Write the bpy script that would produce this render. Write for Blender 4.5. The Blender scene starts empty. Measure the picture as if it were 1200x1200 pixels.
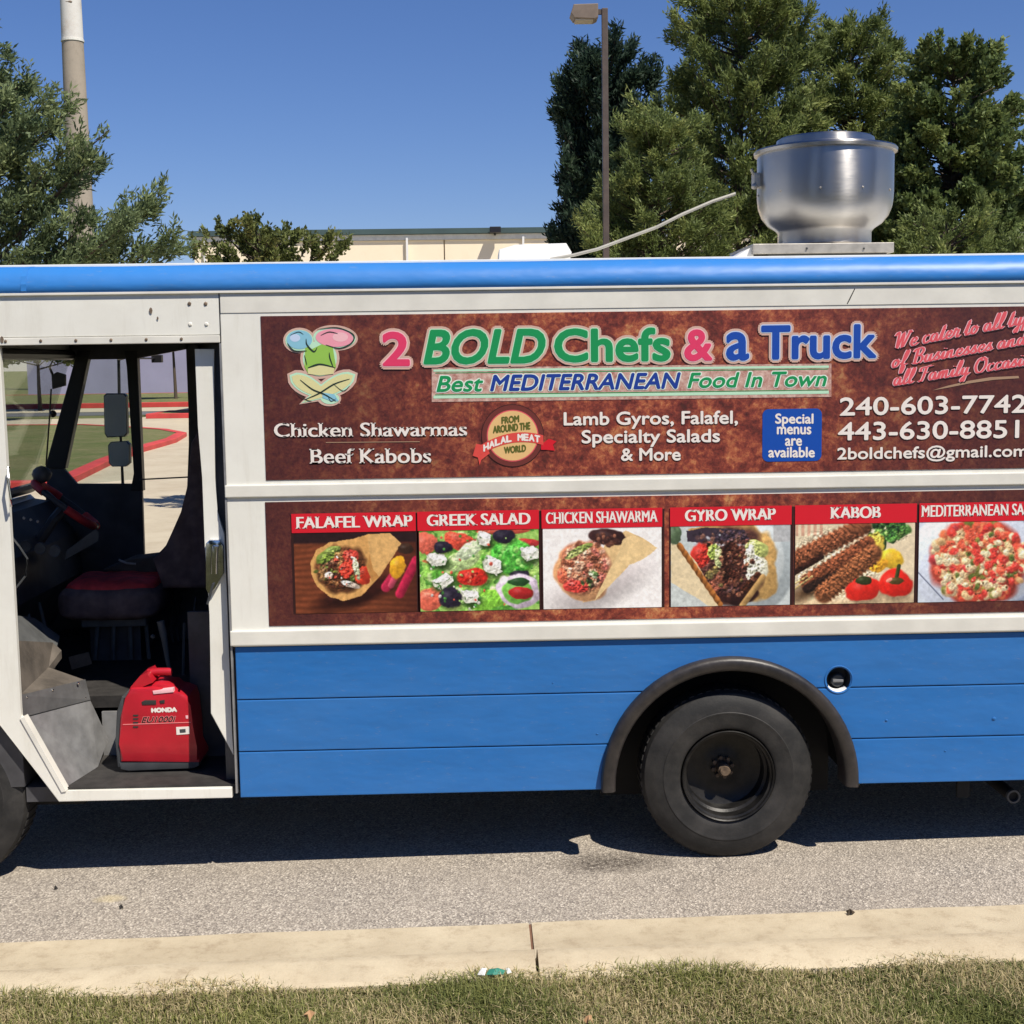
import bpy, bmesh, math, random
import numpy as np
from mathutils import Vector, Matrix

random.seed(7)
rng = np.random.default_rng(11)
SC = bpy.context.scene
COL = SC.collection

# ------------------------------------------------------------------ camera
YAW, PITCH, ROLL = 0.026650, 0.109446, -0.013964
FPX, CD, CH = 1600.0, 6.2257, 2.3620          # focal in photo pixels, distance to truck side, height
cy, sy = math.cos(YAW), math.sin(YAW)
cp, sp = math.cos(PITCH), math.sin(PITCH)
FW = Vector((sy * cp, cy * cp, -sp))
_r = Vector((cy, -sy, 0.0)); _u = _r.cross(FW)
RT = _r * math.cos(ROLL) + _u * math.sin(ROLL)
UP = -_r * math.sin(ROLL) + _u * math.cos(ROLL)
cam_d = bpy.data.cameras.new('camera')
cam = bpy.data.objects.new('camera', cam_d); COL.objects.link(cam)
m = Matrix((RT, UP, -FW)).transposed().to_4x4()
m.translation = Vector((0, -CD, CH))
cam.matrix_world = m
cam_d.sensor_width = 36; cam_d.lens = 36 * FPX / 1200
cam_d.clip_start = 0.05; cam_d.clip_end = 3000
SC.camera = cam

# ------------------------------------------------------------------ sky, sun, exposure
SUN = Vector((0.43, -0.52, 1.0)).normalized()
elev = math.asin(SUN.z)
world = bpy.data.worlds.new('World'); SC.world = world; world.use_nodes = True
nt = world.node_tree
bg = nt.nodes['Background']
sky = nt.nodes.new('ShaderNodeTexSky'); sky.sky_type = 'NISHITA'; sky.sun_disc = False
sky.sun_elevation = elev
sky.sun_rotation = math.atan2(SUN.x, SUN.y)
sky.altitude = 0; sky.air_density = 1.0; sky.dust_density = 0.0; sky.ozone_density = 5.0
hs = nt.nodes.new('ShaderNodeHueSaturation'); hs.inputs['Saturation'].default_value = 1.12
tint = nt.nodes.new('ShaderNodeMix'); tint.data_type = 'RGBA'; tint.blend_type = 'MULTIPLY'; tint.inputs[0].default_value = 1; tint.inputs[7].default_value = (0.80, 0.785, 1.0, 1)
nt.links.new(sky.outputs[0], hs.inputs['Color']); nt.links.new(hs.outputs[0], tint.inputs[6]); nt.links.new(tint.outputs[2], bg.inputs['Color'])
bg.inputs['Strength'].default_value = 0.075
sd = bpy.data.lights.new('sun', 'SUN'); sd.energy = 4.7; sd.angle = math.radians(0.5); sd.color = (1.0, 0.925, 0.81)
sun = bpy.data.objects.new('sun', sd); COL.objects.link(sun)
sun.rotation_euler = SUN.to_track_quat('Z', 'Y').to_euler(); sun.location = (20, -15, 30)
SC.view_settings.view_transform = 'Standard'; SC.view_settings.look = 'None'
SC.view_settings.exposure = 0.35; SC.view_settings.gamma = 1; SC.view_settings.use_curve_mapping = False

# ------------------------------------------------------------------ helpers
def P(u, v, Y=0.0):
    """point of the vertical plane y=Y that the photograph shows at (u, v)"""
    d = FW * FPX + RT * (u - 600) + UP * (600 - v)
    t = (Y + CD) / d.y
    return Vector((d.x * t, Y, CH + d.z * t))

def gz(x):
    """the ground falls very slightly towards the front of the truck"""
    return 0.0135 * (min(8.0, max(-8.0, x)) - 1.17)

def G(u, v, h=0.0):
    d = FW * FPX + RT * (u - 600) + UP * (600 - v)
    x = 0.0
    for _ in range(12):
        t = (h + gz(x) - CH) / d.z; x = d.x * t
    return Vector((x, d.y * t - CD, h + gz(x)))

def s2l(c):
    return tuple((x / 12.92 if x <= 0.04045 else ((x + 0.055) / 1.055) ** 2.4) for x in c)

def rgb(r, g, b):
    return s2l((r / 255, g / 255, b / 255))

def link(name, me, mat, parent=None, smooth=False):
    me.name = name
    o = bpy.data.objects.new(name, me); COL.objects.link(o)
    if mat is not None:
        me.materials.clear(); me.materials.append(mat)
    if parent is not None:
        o.parent = parent
    if smooth:
        me.polygons.foreach_set('use_smooth', [True] * len(me.polygons))
    return o

def tag(o, label, cat, group=None):
    o['label'] = label; o['category'] = cat
    if group: o['group'] = group
    return o

def kind(o, k):
    o['kind'] = k; return o

def empty(name, loc=(0, 0, 0)):
    o = bpy.data.objects.new(name, None); COL.objects.link(o); o.location = loc
    o.empty_display_size = 0.2
    return o

class MB:
    """collects geometry for one mesh object"""
    def __init__(s): s.bm = bmesh.new()
    def box(s, x0, x1, y0, y1, z0, z1, bev=0.0):
        vs = [s.bm.verts.new(p) for p in ((x0, y0, z0), (x1, y0, z0), (x1, y1, z0), (x0, y1, z0), (x0, y0, z1), (x1, y0, z1), (x1, y1, z1), (x0, y1, z1))]
        fs = [s.bm.faces.new([vs[i] for i in f]) for f in ((3, 2, 1, 0), (4, 5, 6, 7), (0, 1, 5, 4), (1, 2, 6, 5), (2, 3, 7, 6), (3, 0, 4, 7))]
        if bev:
            es = list({e for f in fs for e in f.edges})
            bmesh.ops.bevel(s.bm, geom=es, offset=bev, segments=2, affect='EDGES', profile=0.6)
        return s
    def poly(s, pts, y0, y1, bev=0.0):
        """polygon in x-z pushed from y0 (front) back to y1"""
        a = 0
        for i in range(len(pts)):
            q, w = pts[i], pts[(i + 1) % len(pts)]; a += q[0] * w[1] - w[0] * q[1]
        if a < 0: pts = pts[::-1]
        f0 = [s.bm.verts.new((x, y0, z)) for x, z in pts]
        f1 = [s.bm.verts.new((x, y1, z)) for x, z in pts]
        ff = s.bm.faces.new(f0)
        n = len(pts); fs = [ff, s.bm.faces.new(f1[::-1])]
        for i in range(n):
            fs.append(s.bm.faces.new((f0[(i + 1) % n], f0[i], f1[i], f1[(i + 1) % n])))
        if bev:
            bmesh.ops.bevel(s.bm, geom=list(ff.edges), offset=bev, segments=2, affect='EDGES', profile=0.6)
        return s
    def hull(s, a, b):
        """two equal loops of 3-D points joined into a solid"""
        A = [s.bm.verts.new(p) for p in a]; B = [s.bm.verts.new(p) for p in b]; n = len(A)
        s.bm.faces.new(A); s.bm.faces.new(B[::-1])
        for i in range(n): s.bm.faces.new((A[(i + 1) % n], A[i], B[i], B[(i + 1) % n]))
        return s
    def tube(s, pts, r, n=8, r1=None):
        pts = [Vector(p) for p in pts]; rings = []; N = len(pts)
        for i, p in enumerate(pts):
            d = (pts[min(i + 1, N - 1)] - pts[max(i - 1, 0)]).normalized()
            a = d.cross(Vector((0, 0, 1)) if abs(d.z) < 0.95 else Vector((1, 0, 0))).normalized(); b = d.cross(a)
            rr = r if r1 is None else r + (r1 - r) * i / max(1, N - 1)
            rings.append([s.bm.verts.new(p + (a * math.cos(2 * math.pi * k / n) + b * math.sin(2 * math.pi * k / n)) * rr) for k in range(n)])
        for i in range(N - 1):
            for k in range(n):
                s.bm.faces.new((rings[i][k], rings[i][(k + 1) % n], rings[i + 1][(k + 1) % n], rings[i + 1][k]))
        s.bm.faces.new(rings[0][::-1]); s.bm.faces.new(rings[-1])
        return s
    def lathe(s, c, prof, axis='Z', n=48, a0=0.0, a1=2 * math.pi):
        """profile of (radius, offset along axis)"""
        full = abs(a1 - a0 - 2 * math.pi) < 1e-6
        m_ = n if full else n + 1; rings = []
        for r, h in prof:
            ring = []
            for k in range(m_):
                a = a0 + (a1 - a0) * k / n
                q = (r * math.cos(a), r * math.sin(a))
                p = (c[0] + q[0], c[1] + q[1], c[2] + h) if axis == 'Z' else (c[0] + q[0], c[1] + h, c[2] + q[1])
                ring.append(s.bm.verts.new(p))
            rings.append(ring)
        for i in range(len(rings) - 1):
            for k in range(n):
                k2 = (k + 1) % m_
                s.bm.faces.new((rings[i][k], rings[i][k2], rings[i + 1][k2], rings[i + 1][k]))
        return s
    def ball(s, c, r, sub=2, sc=(1, 1, 1)):
        M = Matrix.Translation(c) @ Matrix.Diagonal((r * sc[0], r * sc[1], r * sc[2], 1))
        bmesh.ops.create_icosphere(s.bm, subdivisions=sub, radius=1, matrix=M)
        return s
    def build(s, name, mat, parent=None, smooth=False, angle=None):
        bmesh.ops.recalc_face_normals(s.bm, faces=s.bm.faces)
        bmesh.ops.triangulate(s.bm, faces=[f for f in s.bm.faces if len(f.verts) > 4])
        me = bpy.data.meshes.new(name); s.bm.to_mesh(me); s.bm.free()
        o = link(name, me, mat, parent)
        if smooth or angle:
            me.polygons.foreach_set('use_smooth', [True] * len(me.polygons))
            me.set_sharp_from_angle(angle=math.radians(angle or 40))
        return o

def np_mesh(name, verts, faces, mat, parent=None, cols=None, smooth=False):
    verts = np.asarray(verts, np.float32); faces = np.asarray(faces, np.int32)
    k = faces.shape[1]
    me = bpy.data.meshes.new(name)
    me.vertices.add(len(verts)); me.vertices.foreach_set('co', verts.ravel())
    me.loops.add(faces.size); me.loops.foreach_set('vertex_index', faces.ravel())
    me.polygons.add(len(faces)); me.polygons.foreach_set('loop_start', np.arange(0, faces.size, k, dtype=np.int32))
    me.update(calc_edges=True)
    if cols is not None:
        at = me.color_attributes.new('col', 'FLOAT_COLOR', 'POINT')
        c4 = np.ones((len(verts), 4), np.float32); c4[:, :3] = cols
        at.data.foreach_set('color', c4.ravel())
    me.polygons.foreach_set('use_smooth', [smooth] * len(me.polygons))
    return link(name, me, mat, parent, smooth)

# ------------------------------------------------------------------ materials
class NT:
    def __init__(s, name):
        s.m = bpy.data.materials.new(name); s.m.use_nodes = True
        s.t = s.m.node_tree; s.b = s.t.nodes['Principled BSDF']; s.out = s.t.nodes['Material Output']
        s.tc = s.t.nodes.new('ShaderNodeTexCoord'); s.co = s.tc.outputs['Object']
    def map(s, scale=(1, 1, 1), rot=(0, 0, 0)):
        n = s.t.nodes.new('ShaderNodeMapping'); n.inputs['Scale'].default_value = scale; n.inputs['Rotation'].default_value = rot
        s.t.links.new(s.co, n.inputs[0]); return n.outputs[0]
    def noise(s, sc, det=4, rough=0.55, vec=None, dist=0.0):
        n = s.t.nodes.new('ShaderNodeTexNoise'); n.inputs['Scale'].default_value = sc; n.inputs['Detail'].default_value = det
        n.inputs['Roughness'].default_value = rough; n.inputs['Distortion'].default_value = dist
        s.t.links.new(vec or s.co, n.inputs['Vector']); return n.outputs['Fac']
    def voro(s, sc, feat='F1', out='Distance', vec=None):
        n = s.t.nodes.new('ShaderNodeTexVoronoi'); n.feature = feat; n.inputs['Scale'].default_value = sc
        s.t.links.new(vec or s.co, n.inputs['Vector']); return n.outputs[out]
    def ramp(s, fac, stops, interp='LINEAR'):
        n = s.t.nodes.new('ShaderNodeValToRGB'); n.color_ramp.interpolation = interp
        e = n.color_ramp.elements
        while len(e) < len(stops): e.new(0.5)
        for el, (p, c) in zip(e, stops):
            el.position = p; el.color = (c[0], c[1], c[2], 1) if hasattr(c, '__len__') else (c, c, c, 1)
        s.t.links.new(fac, n.inputs[0]); return n.outputs[0]
    def mix(s, fac, a, b, mode='MIX'):
        n = s.t.nodes.new('ShaderNodeMix'); n.data_type = 'RGBA'; n.blend_type = mode
        for i, x in ((0, fac), (6, a), (7, b)):
            if hasattr(x, 'links'): s.t.links.new(x, n.inputs[i])
            elif i == 0: n.inputs[0].default_value = x
            else: n.inputs[i].default_value = (x[0], x[1], x[2], 1)
        return n.outputs[2]
    def math(s, op, a, b=0.0):
        n = s.t.nodes.new('ShaderNodeMath'); n.operation = op
        for i, x in enumerate((a, b)):
            if hasattr(x, 'links'): s.t.links.new(x, n.inputs[i])
            else: n.inputs[i].default_value = x
        return n.outputs[0]
    def sep(s, vec=None):
        n = s.t.nodes.new('ShaderNodeSeparateXYZ'); s.t.links.new(vec or s.co, n.inputs[0]); return n.outputs
    def attr(s, name='col'):
        n = s.t.nodes.new('ShaderNodeAttribute'); n.attribute_name = name; return n.outputs['Color']
    def bump(s, h, st=0.3, dist=0.01):
        n = s.t.nodes.new('ShaderNodeBump'); n.inputs['Strength'].default_value = st; n.inputs['Distance'].default_value = dist
        s.t.links.new(h, n.inputs['Height']); s.t.links.new(n.outputs[0], s.b.inputs['Normal'])
    def set(s, **k):
        names = dict(col='Base Color', rough='Roughness', metal='Metallic', coat='Coat Weight', coatr='Coat Roughness', spec='Specular IOR Level', aniso='Anisotropic', sub='Subsurface Weight')
        for a, x in k.items():
            i = s.b.inputs[names[a]]
            if hasattr(x, 'links'): s.t.links.new(x, i)
            elif a == 'col': i.default_value = (x[0], x[1], x[2], 1)
            else: i.default_value = x
        return s

def simple(name, col, rough=0.5, metal=0.0, var=0.15, sc=8, bump=0.0, bsc=60, **k):
    n = NT(name)
    c2 = tuple(x * (1 - var) for x in col)
    n.set(col=n.mix(n.ramp(n.noise(sc), [(0.35, 0.0), (0.65, 1.0)]), col, c2), rough=rough, metal=metal, **k)
    if bump: n.bump(n.noise(bsc), bump, 0.004)
    return n.m

def paint_white():
    n = NT('white_paint')
    base = (0.82, 0.81, 0.735)
    v = n.map((1.0, 1.0, 0.12))
    streak = n.ramp(n.noise(14, 5, 0.7, v), [(0.52, 0.0), (0.80, 1.0)])
    blot = n.ramp(n.noise(3.0, 6, 0.65), [(0.45, 0.0), (0.85, 1.0)])
    c = n.mix(n.math('MULTIPLY', streak, 0.30), base, (0.42, 0.37, 0.28))
    c = n.mix(n.math('MULTIPLY', blot, 0.30), c, (0.50, 0.46, 0.38))
    spots = n.ramp(n.voro(9.0), [(0.0, 1.0), (0.045, 0.0)])
    gate = n.ramp(n.noise(2.2, 2), [(0.55, 0.0), (0.6, 1.0)])
    c = n.mix(n.math('MULTIPLY', spots, gate), c, (0.20, 0.12, 0.07))
    n.set(col=c, rough=0.38, coat=0.15, coatr=0.25)
    n.bump(n.noise(5, 3), 0.10, 0.02)
    return n.m

def paint_blue(name, col, wave=0.12):
    n = NT(name)
    d = n.ramp(n.noise(4.5, 7, 0.7), [(0.4, 0.0), (0.8, 1.0)])
    c = n.mix(n.math('MULTIPLY', d, 0.22), col, (col[0] * 0.7 + 0.03, col[1] * 0.75 + 0.02, col[2] * 0.7))
    dust = n.ramp(n.noise(30, 6, 0.75, n.map((0.6, 1, 2.0))), [(0.58, 0.0), (0.75, 1.0)])
    c = n.mix(n.math('MULTIPLY', dust, 0.26), c, (0.30, 0.30, 0.28))
    fade = n.ramp(n.noise(0.9, 4, 0.6, n.map((1, 1, 3))), [(0.38, 0.0), (0.66, 1.0)])
    c = n.mix(n.math('MULTIPLY', fade, 0.16), c, (0.10, 0.24, 0.50))
    scr = n.ramp(n.noise(7, 9, 0.85, n.map((0.5, 1, 5))), [(0.66, 0.0), (0.70, 1.0)])
    c = n.mix(n.math('MULTIPLY', scr, 0.35), c, (0.03, 0.07, 0.17))
    chip = n.ramp(n.voro(5.5), [(0.0, 1.0), (0.03, 0.0)])
    g = n.ramp(n.noise(1.7, 2), [(0.56, 0.0), (0.6, 1.0)])
    c = n.mix(n.math('MULTIPLY', chip, g), c, (0.02, 0.04, 0.10))
    n.set(col=c, rough=0.45, coat=0.05, coatr=0.3, spec=0.35)
    n.bump(n.noise(2.6, 3, 0.5, n.map((1, 1, 2.2))), wave, 0.05)
    return n.m

def grunge():
    n = NT('banner_print')
    big = n.noise(7, 8, 0.72, None, 0.4); fine = n.noise(30, 8, 0.8, None, 0.3)
    mixn = n.math('ADD', n.math('MULTIPLY', big, 0.55), n.math('MULTIPLY', fine, 0.45))
    a = n.ramp(mixn, [(0.38, rgb(52, 20, 24)), (0.45, rgb(96, 36, 34)), (0.50, rgb(132, 56, 46)), (0.55, rgb(172, 92, 62)), (0.62, rgb(204, 146, 96))])
    x = n.sep()[0]
    edge = n.ramp(n.math('ADD', n.math('MULTIPLY', n.math('ABSOLUTE', n.math('SUBTRACT', x, 0.78)), 0.52), n.math('MULTIPLY', n.noise(3.0, 4), 0.35)), [(0.45, 0.0), (1.0, 1.0)])
    c = n.mix(n.math('MULTIPLY', edge, 0.88), a, rgb(58, 24, 32))
    f = n.ramp(n.noise(70, 6, 0.8), [(0.35, 0.0), (0.75, 1.0)])
    c = n.mix(n.math('MULTIPLY', f, 0.18), c, rgb(186, 112, 74))
    d = n.ramp(n.noise(34, 8, 0.8), [(0.50, 0.0), (0.68, 1.0)])
    c = n.mix(n.math('MULTIPLY', d, 0.55), c, rgb(50, 20, 24))
    n.set(col=c, rough=0.42, coat=0.1, coatr=0.3)
    return n.m

def vinyl(name, col, rough=0.42):
    n = NT(name)
    f = n.noise(25, 4)
    n.set(col=n.mix(n.math('MULTIPLY', f, 0.16), col, tuple(x * 0.55 for x in col)), rough=rough)
    return n.m

def vcol(name, rough=0.5, var=0.0, spec=0.4):
    n = NT(name); c = n.attr()
    if var: c = n.mix(n.math('MULTIPLY', n.noise(3.0, 4), var), c, (0.0, 0.0, 0.0))
    n.set(col=c, rough=rough, spec=spec)
    return n.m

def foliage(name):
    n = NT(name); n.set(col=n.attr(), rough=0.55, spec=0.25)
    tr = n.t.nodes.new('ShaderNodeBsdfTranslucent'); n.t.links.new(n.attr(), tr.inputs['Color'])
    mx = n.t.nodes.new('ShaderNodeMixShader'); mx.inputs[0].default_value = 0.38
    n.t.links.new(n.b.outputs[0], mx.inputs[1]); n.t.links.new(tr.outputs[0], mx.inputs[2]); n.t.links.new(mx.outputs[0], n.out.inputs[0])
    return n.m

def asphalt():
    n = NT('asphalt')
    sp1 = n.ramp(n.voro(115, 'F1', 'Color'), [(0.12, rgb(120, 113, 105)), (0.45, rgb(166, 157, 145)), (0.72, rgb(196, 186, 171)), (0.95, rgb(232, 222, 206))])
    joint = n.ramp(n.voro(115), [(0.30, 0.0), (0.75, 1.0)])
    c = n.mix(n.math('MULTIPLY', joint, 0.5), sp1, rgb(104, 98, 92))
    big = n.ramp(n.noise(0.9, 6, 0.65, n.map((1, 2.2, 1))), [(0.42, 0.0), (0.62, 1.0)])
    c = n.mix(n.math('MULTIPLY', big, 0.20), c, rgb(134, 126, 116))
    b = n.ramp(n.noise(2.2, 5), [(0.35, 0.0), (0.7, 1.0)])
    c = n.mix(n.math('MULTIPLY', b, 0.22), c, rgb(198, 186, 168))
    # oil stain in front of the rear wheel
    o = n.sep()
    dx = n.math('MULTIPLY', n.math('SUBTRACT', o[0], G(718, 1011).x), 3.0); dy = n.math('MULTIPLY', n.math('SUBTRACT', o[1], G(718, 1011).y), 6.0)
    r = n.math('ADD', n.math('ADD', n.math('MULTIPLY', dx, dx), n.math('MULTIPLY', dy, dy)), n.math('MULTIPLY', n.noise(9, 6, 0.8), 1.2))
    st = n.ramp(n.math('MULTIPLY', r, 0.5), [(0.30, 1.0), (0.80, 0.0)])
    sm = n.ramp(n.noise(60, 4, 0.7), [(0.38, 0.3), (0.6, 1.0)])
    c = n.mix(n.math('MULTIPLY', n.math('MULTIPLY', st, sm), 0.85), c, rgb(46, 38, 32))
    # pale patch
    dx = n.math('MULTIPLY', n.math('SUBTRACT', o[0], G(130, 1053).x), 9.0); dy = n.math('MULTIPLY', n.math('SUBTRACT', o[1], G(130, 1053).y), 14.0)
    r = n.math('ADD', n.math('ADD', n.math('MULTIPLY', dx, dx), n.math('MULTIPLY', dy, dy)), n.math('MULTIPLY', n.noise(20, 4), 0.8))
    c = n.mix(n.math('MULTIPLY', n.ramp(r, [(0.5, 1.0), (1.0, 0.0)]), 0.5), c, rgb(206, 190, 150))
    n.set(col=c, rough=0.9, spec=0.2)
    n.bump(n.voro(115), 0.9, 0.006)
    return n.m

def concrete(name, c1, c2, dark, sc=3.0, dirt=0.5):
    n = NT(name)
    c = n.mix(n.ramp(n.noise(sc, 8, 0.7), [(0.35, 0.0), (0.65, 1.0)]), c1, c2)
    f = n.ramp(n.noise(sc * 4, 8, 0.8), [(0.52, 0.0), (0.72, 1.0)])
    c = n.mix(n.math('MULTIPLY', f, dirt), c, dark)
    g = n.ramp(n.voro(220, 'F1', 'Color'), [(0.0, 0.0), (1.0, 1.0)])
    c = n.mix(n.math('MULTIPLY', g, 0.16), c, tuple(x * 0.55 for x in c1))
    n.set(col=c, rough=0.88, spec=0.2)
    n.bump(n.noise(130, 5), 0.5, 0.004)
    return n.m

def turf():
    n = NT('turf_soil')
    c = n.mix(n.ramp(n.noise(2.0, 6, 0.7), [(0.35, 0.0), (0.65, 1.0)]), (0.075, 0.085, 0.030), (0.16, 0.135, 0.06))
    c = n.mix(n.math('MULTIPLY', n.noise(60, 5, 0.8), 0.7), c, (0.035, 0.045, 0.015))
    n.set(col=c, rough=0.95, spec=0.1); n.bump(n.noise(50, 6, 0.8), 1.0, 0.05)
    return n.m

def far_turf():
    n = NT('far_turf')
    c = n.mix(n.ramp(n.noise(0.5, 6, 0.7), [(0.35, 0.0), (0.65, 1.0)]), (0.14, 0.175, 0.06), (0.26, 0.23, 0.12))
    c = n.mix(n.math('MULTIPLY', n.ramp(n.noise(5, 5, 0.8), [(0.4, 0.0), (0.65, 1.0)]), 0.5), c, (0.07, 0.09, 0.035))
    n.set(col=c, rough=0.95, spec=0.1); n.bump(n.noise(8, 6, 0.8), 0.8, 0.1)
    return n.m

def steel():
    n = NT('spun_stainless_steel')
    ring = n.noise(60, 4, 0.6, n.map((0.3, 0.3, 6.0)))
    smear = n.noise(4, 3)
    n.set(col=n.mix(n.math('MULTIPLY', smear, 0.5), (0.47, 0.455, 0.44), (0.34, 0.335, 0.33)), metal=1.0, rough=n.ramp(ring, [(0.3, 0.30), (0.7, 0.38)]), aniso=0.85)
    tg = n.t.nodes.new('ShaderNodeTangent'); tg.direction_type = 'RADIAL'; tg.axis = 'Z'; n.t.links.new(tg.outputs[0], n.b.inputs['Tangent']); n.b.inputs['Anisotropic Rotation'].default_value = 0.25
    n.bump(n.noise(3.2, 2, 0.5), 0.25, 0.03)
    return n.m

def glass():
    n = NT('window_glass')
    tr = n.t.nodes.new('ShaderNodeBsdfTransparent'); tr.inputs[0].default_value = (0.87, 0.90, 0.885, 1)
    gl = n.t.nodes.new('ShaderNodeBsdfGlossy'); gl.inputs['Roughness'].default_value = 0.03
    dust = n.t.nodes.new('ShaderNodeBsdfDiffuse'); dust.inputs[0].default_value = (0.35, 0.37, 0.34, 1)
    lw = n.t.nodes.new('ShaderNodeLayerWeight'); fr = n.t.nodes.new('ShaderNodeMapRange'); n.t.links.new(n.math('POWER', lw.outputs['Facing'], 5.0), fr.inputs[0]); fr.inputs[3].default_value = .03; fr.inputs[4].default_value = .6
    mx = n.t.nodes.new('ShaderNodeMixShader'); n.t.links.new(fr.outputs[0], mx.inputs[0]); n.t.links.new(tr.outputs[0], mx.inputs[1]); n.t.links.new(gl.outputs[0], mx.inputs[2])
    m2 = n.t.nodes.new('ShaderNodeMixShader'); n.t.links.new(n.ramp(n.noise(6, 5), [(0.3, 0.0), (0.8, 0.03)]), m2.inputs[0])
    n.t.links.new(mx.outputs[0], m2.inputs[1]); n.t.links.new(dust.outputs[0], m2.inputs[2]); n.t.links.new(m2.outputs[0], n.out.inputs[0])
    return n.m

def rubber(name, c, r, dusty):
    n = NT(name)
    f = n.ramp(n.noise(6, 6, 0.7), [(0.4, 0.0), (0.75, 1.0)])
    n.set(col=n.mix(n.math('MULTIPLY', f, dusty), c, (0.13, 0.12, 0.11)), rough=r, spec=0.3)
    n.bump(n.noise(90, 4), 0.25, 0.003)
    return n.m

def flare_mat():
    n = NT('weathered_black_flare')
    f = n.ramp(n.noise(5, 7, 0.75, n.map((1, 1, 1))), [(0.38, 0.0), (0.70, 1.0)])
    c = n.mix(n.math('MULTIPLY', f, 0.45), (0.014, 0.013, 0.014), (0.095, 0.080, 0.070))
    n.set(col=c, rough=0.42, spec=0.5); n.bump(n.noise(12, 5), 0.25, 0.01)
    return n.m

def bark(name, c):
    n = NT(name)
    n.set(col=n.mix(n.noise(8, 6, 0.7, n.map((3, 3, 0.6))), c, tuple(x * 0.4 for x in c)), rough=0.9)
    n.bump(n.noise(14, 5, 0.7, n.map((3, 3, 0.5))), 0.8, 0.03)
    return n.m

M = {}
M['white'] = paint_white()
M['rail'] = simple('cream_white_rail', (0.80, 0.78, 0.70), 0.38, var=0.14, sc=5, bump=0.1, bsc=9, coat=0.15)
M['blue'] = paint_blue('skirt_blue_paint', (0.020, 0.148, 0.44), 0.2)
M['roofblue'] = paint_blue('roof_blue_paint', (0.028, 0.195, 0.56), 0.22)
M['banner'] = grunge()
M['black'] = simple('black_cab_paint', (0.075, 0.075, 0.082), 0.5, var=0.4)
M['blackgloss'] = simple('black_frame', (0.015, 0.015, 0.018), 0.4, var=0.3)
M['floor'] = simple('rubber_floor', (0.035, 0.032, 0.030), 0.8, var=0.5, sc=14, bump=0.4)
M['cab_grey'] = simple('cab_grey_plastic', (0.13, 0.135, 0.135), 0.55, var=0.4)
M['alu'] = simple('scuffed_aluminium', (0.42, 0.42, 0.42), 0.5, metal=0.55, var=0.35, sc=10, bump=0.25, bsc=22)
M['mat'] = simple('dusty_mat', (0.13, 0.11, 0.09), 0.85, var=0.5, sc=9, bump=0.4)
M['seatred'] = simple('red_seat_cloth', (0.90, 0.07, 0.08), 0.8, var=0.4, sc=14, bump=0.3, bsc=200)
M['seatgrey'] = simple('charcoal_seat_cloth', (0.20, 0.14, 0.14), 0.85, var=0.4, sc=14, bump=0.3, bsc=200)
M['redgrip'] = simple('red_wheel_cover', (0.62, 0.035, 0.045), 0.6, var=0.25, sc=20)
M['genred'] = simple('red_generator_plastic', (0.50, 0.012, 0.026), 0.40, var=0.18, sc=7, bump=0.1, bsc=120, coat=0.2)
M['gengrey'] = simple('dark_grey_plastic', (0.06, 0.065, 0.07), 0.55, var=0.3)
M['chrome'] = simple('chrome', (0.75, 0.76, 0.80), 0.12, metal=1.0, var=0.3, sc=30)
M['steel'] = steel()
M['galv'] = simple('galvanised_curb', (0.50, 0.47, 0.42), 0.5, metal=0.6, var=0.3, sc=12, bump=0.2)
M['glass'] = glass()
M['mirror'] = simple('mirror_glass', (0.80, 0.84, 0.80), 0.5, metal=0.0, var=0.2, sc=3)
M['tyre'] = rubber('tyre_rubber', (0.018, 0.018, 0.018), 0.6, 0.28)
M['rim'] = rubber('rim_paint', (0.005, 0.005, 0.005), 0.42, 0.22)
M['hub'] = simple('rusty_hub', (0.16, 0.11, 0.07), 0.8, var=0.6, sc=40, bump=0.5)
M['flare'] = flare_mat()
M['under'] = simple('underbody', (0.007, 0.007, 0.007), 0.8, var=0.4)
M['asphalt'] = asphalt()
M['kerb'] = concrete('kerb_concrete', rgb(200, 187, 160), rgb(180, 166, 140), rgb(140, 120, 96))
M['lot'] = concrete('lot_concrete', rgb(190, 180, 158), rgb(176, 164, 142), rgb(140, 128, 108), 0.6, 0.3)
M['darkroad'] = simple('dark_asphalt', (0.13, 0.13, 0.14), 0.9, var=0.2, sc=2)
M['redkerb'] = simple('red_kerb_paint', (0.58, 0.055, 0.05), 0.7, var=0.25, sc=1.2)
M['turf'] = turf()
M['farturf'] = far_turf()
M['grass'] = foliage('grass_blades')
M['leaf'] = foliage('tree_foliage')
M['bark'] = bark('bark', (0.12, 0.09, 0.065))
M['wallcream'] = concrete('cream_wall', rgb(246, 232, 206), rgb(240, 226, 198), rgb(222, 206, 178), 0.25, 0.25)
M['walllav'] = simple('grey_violet_wall', rgb(150, 148, 172), 0.8, var=0.12, sc=0.4)
M['roofgreen'] = simple('dark_green_fascia', (0.06, 0.10, 0.10), 0.5, var=0.2, sc=1)
M['white_plastic'] = simple('white_vent_plastic', (0.80, 0.80, 0.78), 0.4, var=0.08)
M['stackgrey'] = concrete('stack_concrete', rgb(172, 160, 144), rgb(160, 150, 136), rgb(112, 98, 84), 0.12, 0.5)
M['stackwhite'] = concrete('stack_white', rgb(222, 220, 214), rgb(208, 204, 196), rgb(170, 130, 96), 0.10, 0.35)
M['bronze'] = simple('bronze_pole_paint', (0.10, 0.075, 0.062), 0.5, var=0.25)
M['lamphead'] = simple('lamp_housing', (0.20, 0.155, 0.12), 0.5, var=0.2)
M['lens'] = simple('lamp_lens', (0.55, 0.50, 0.42), 0.3, var=0.1)
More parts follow.
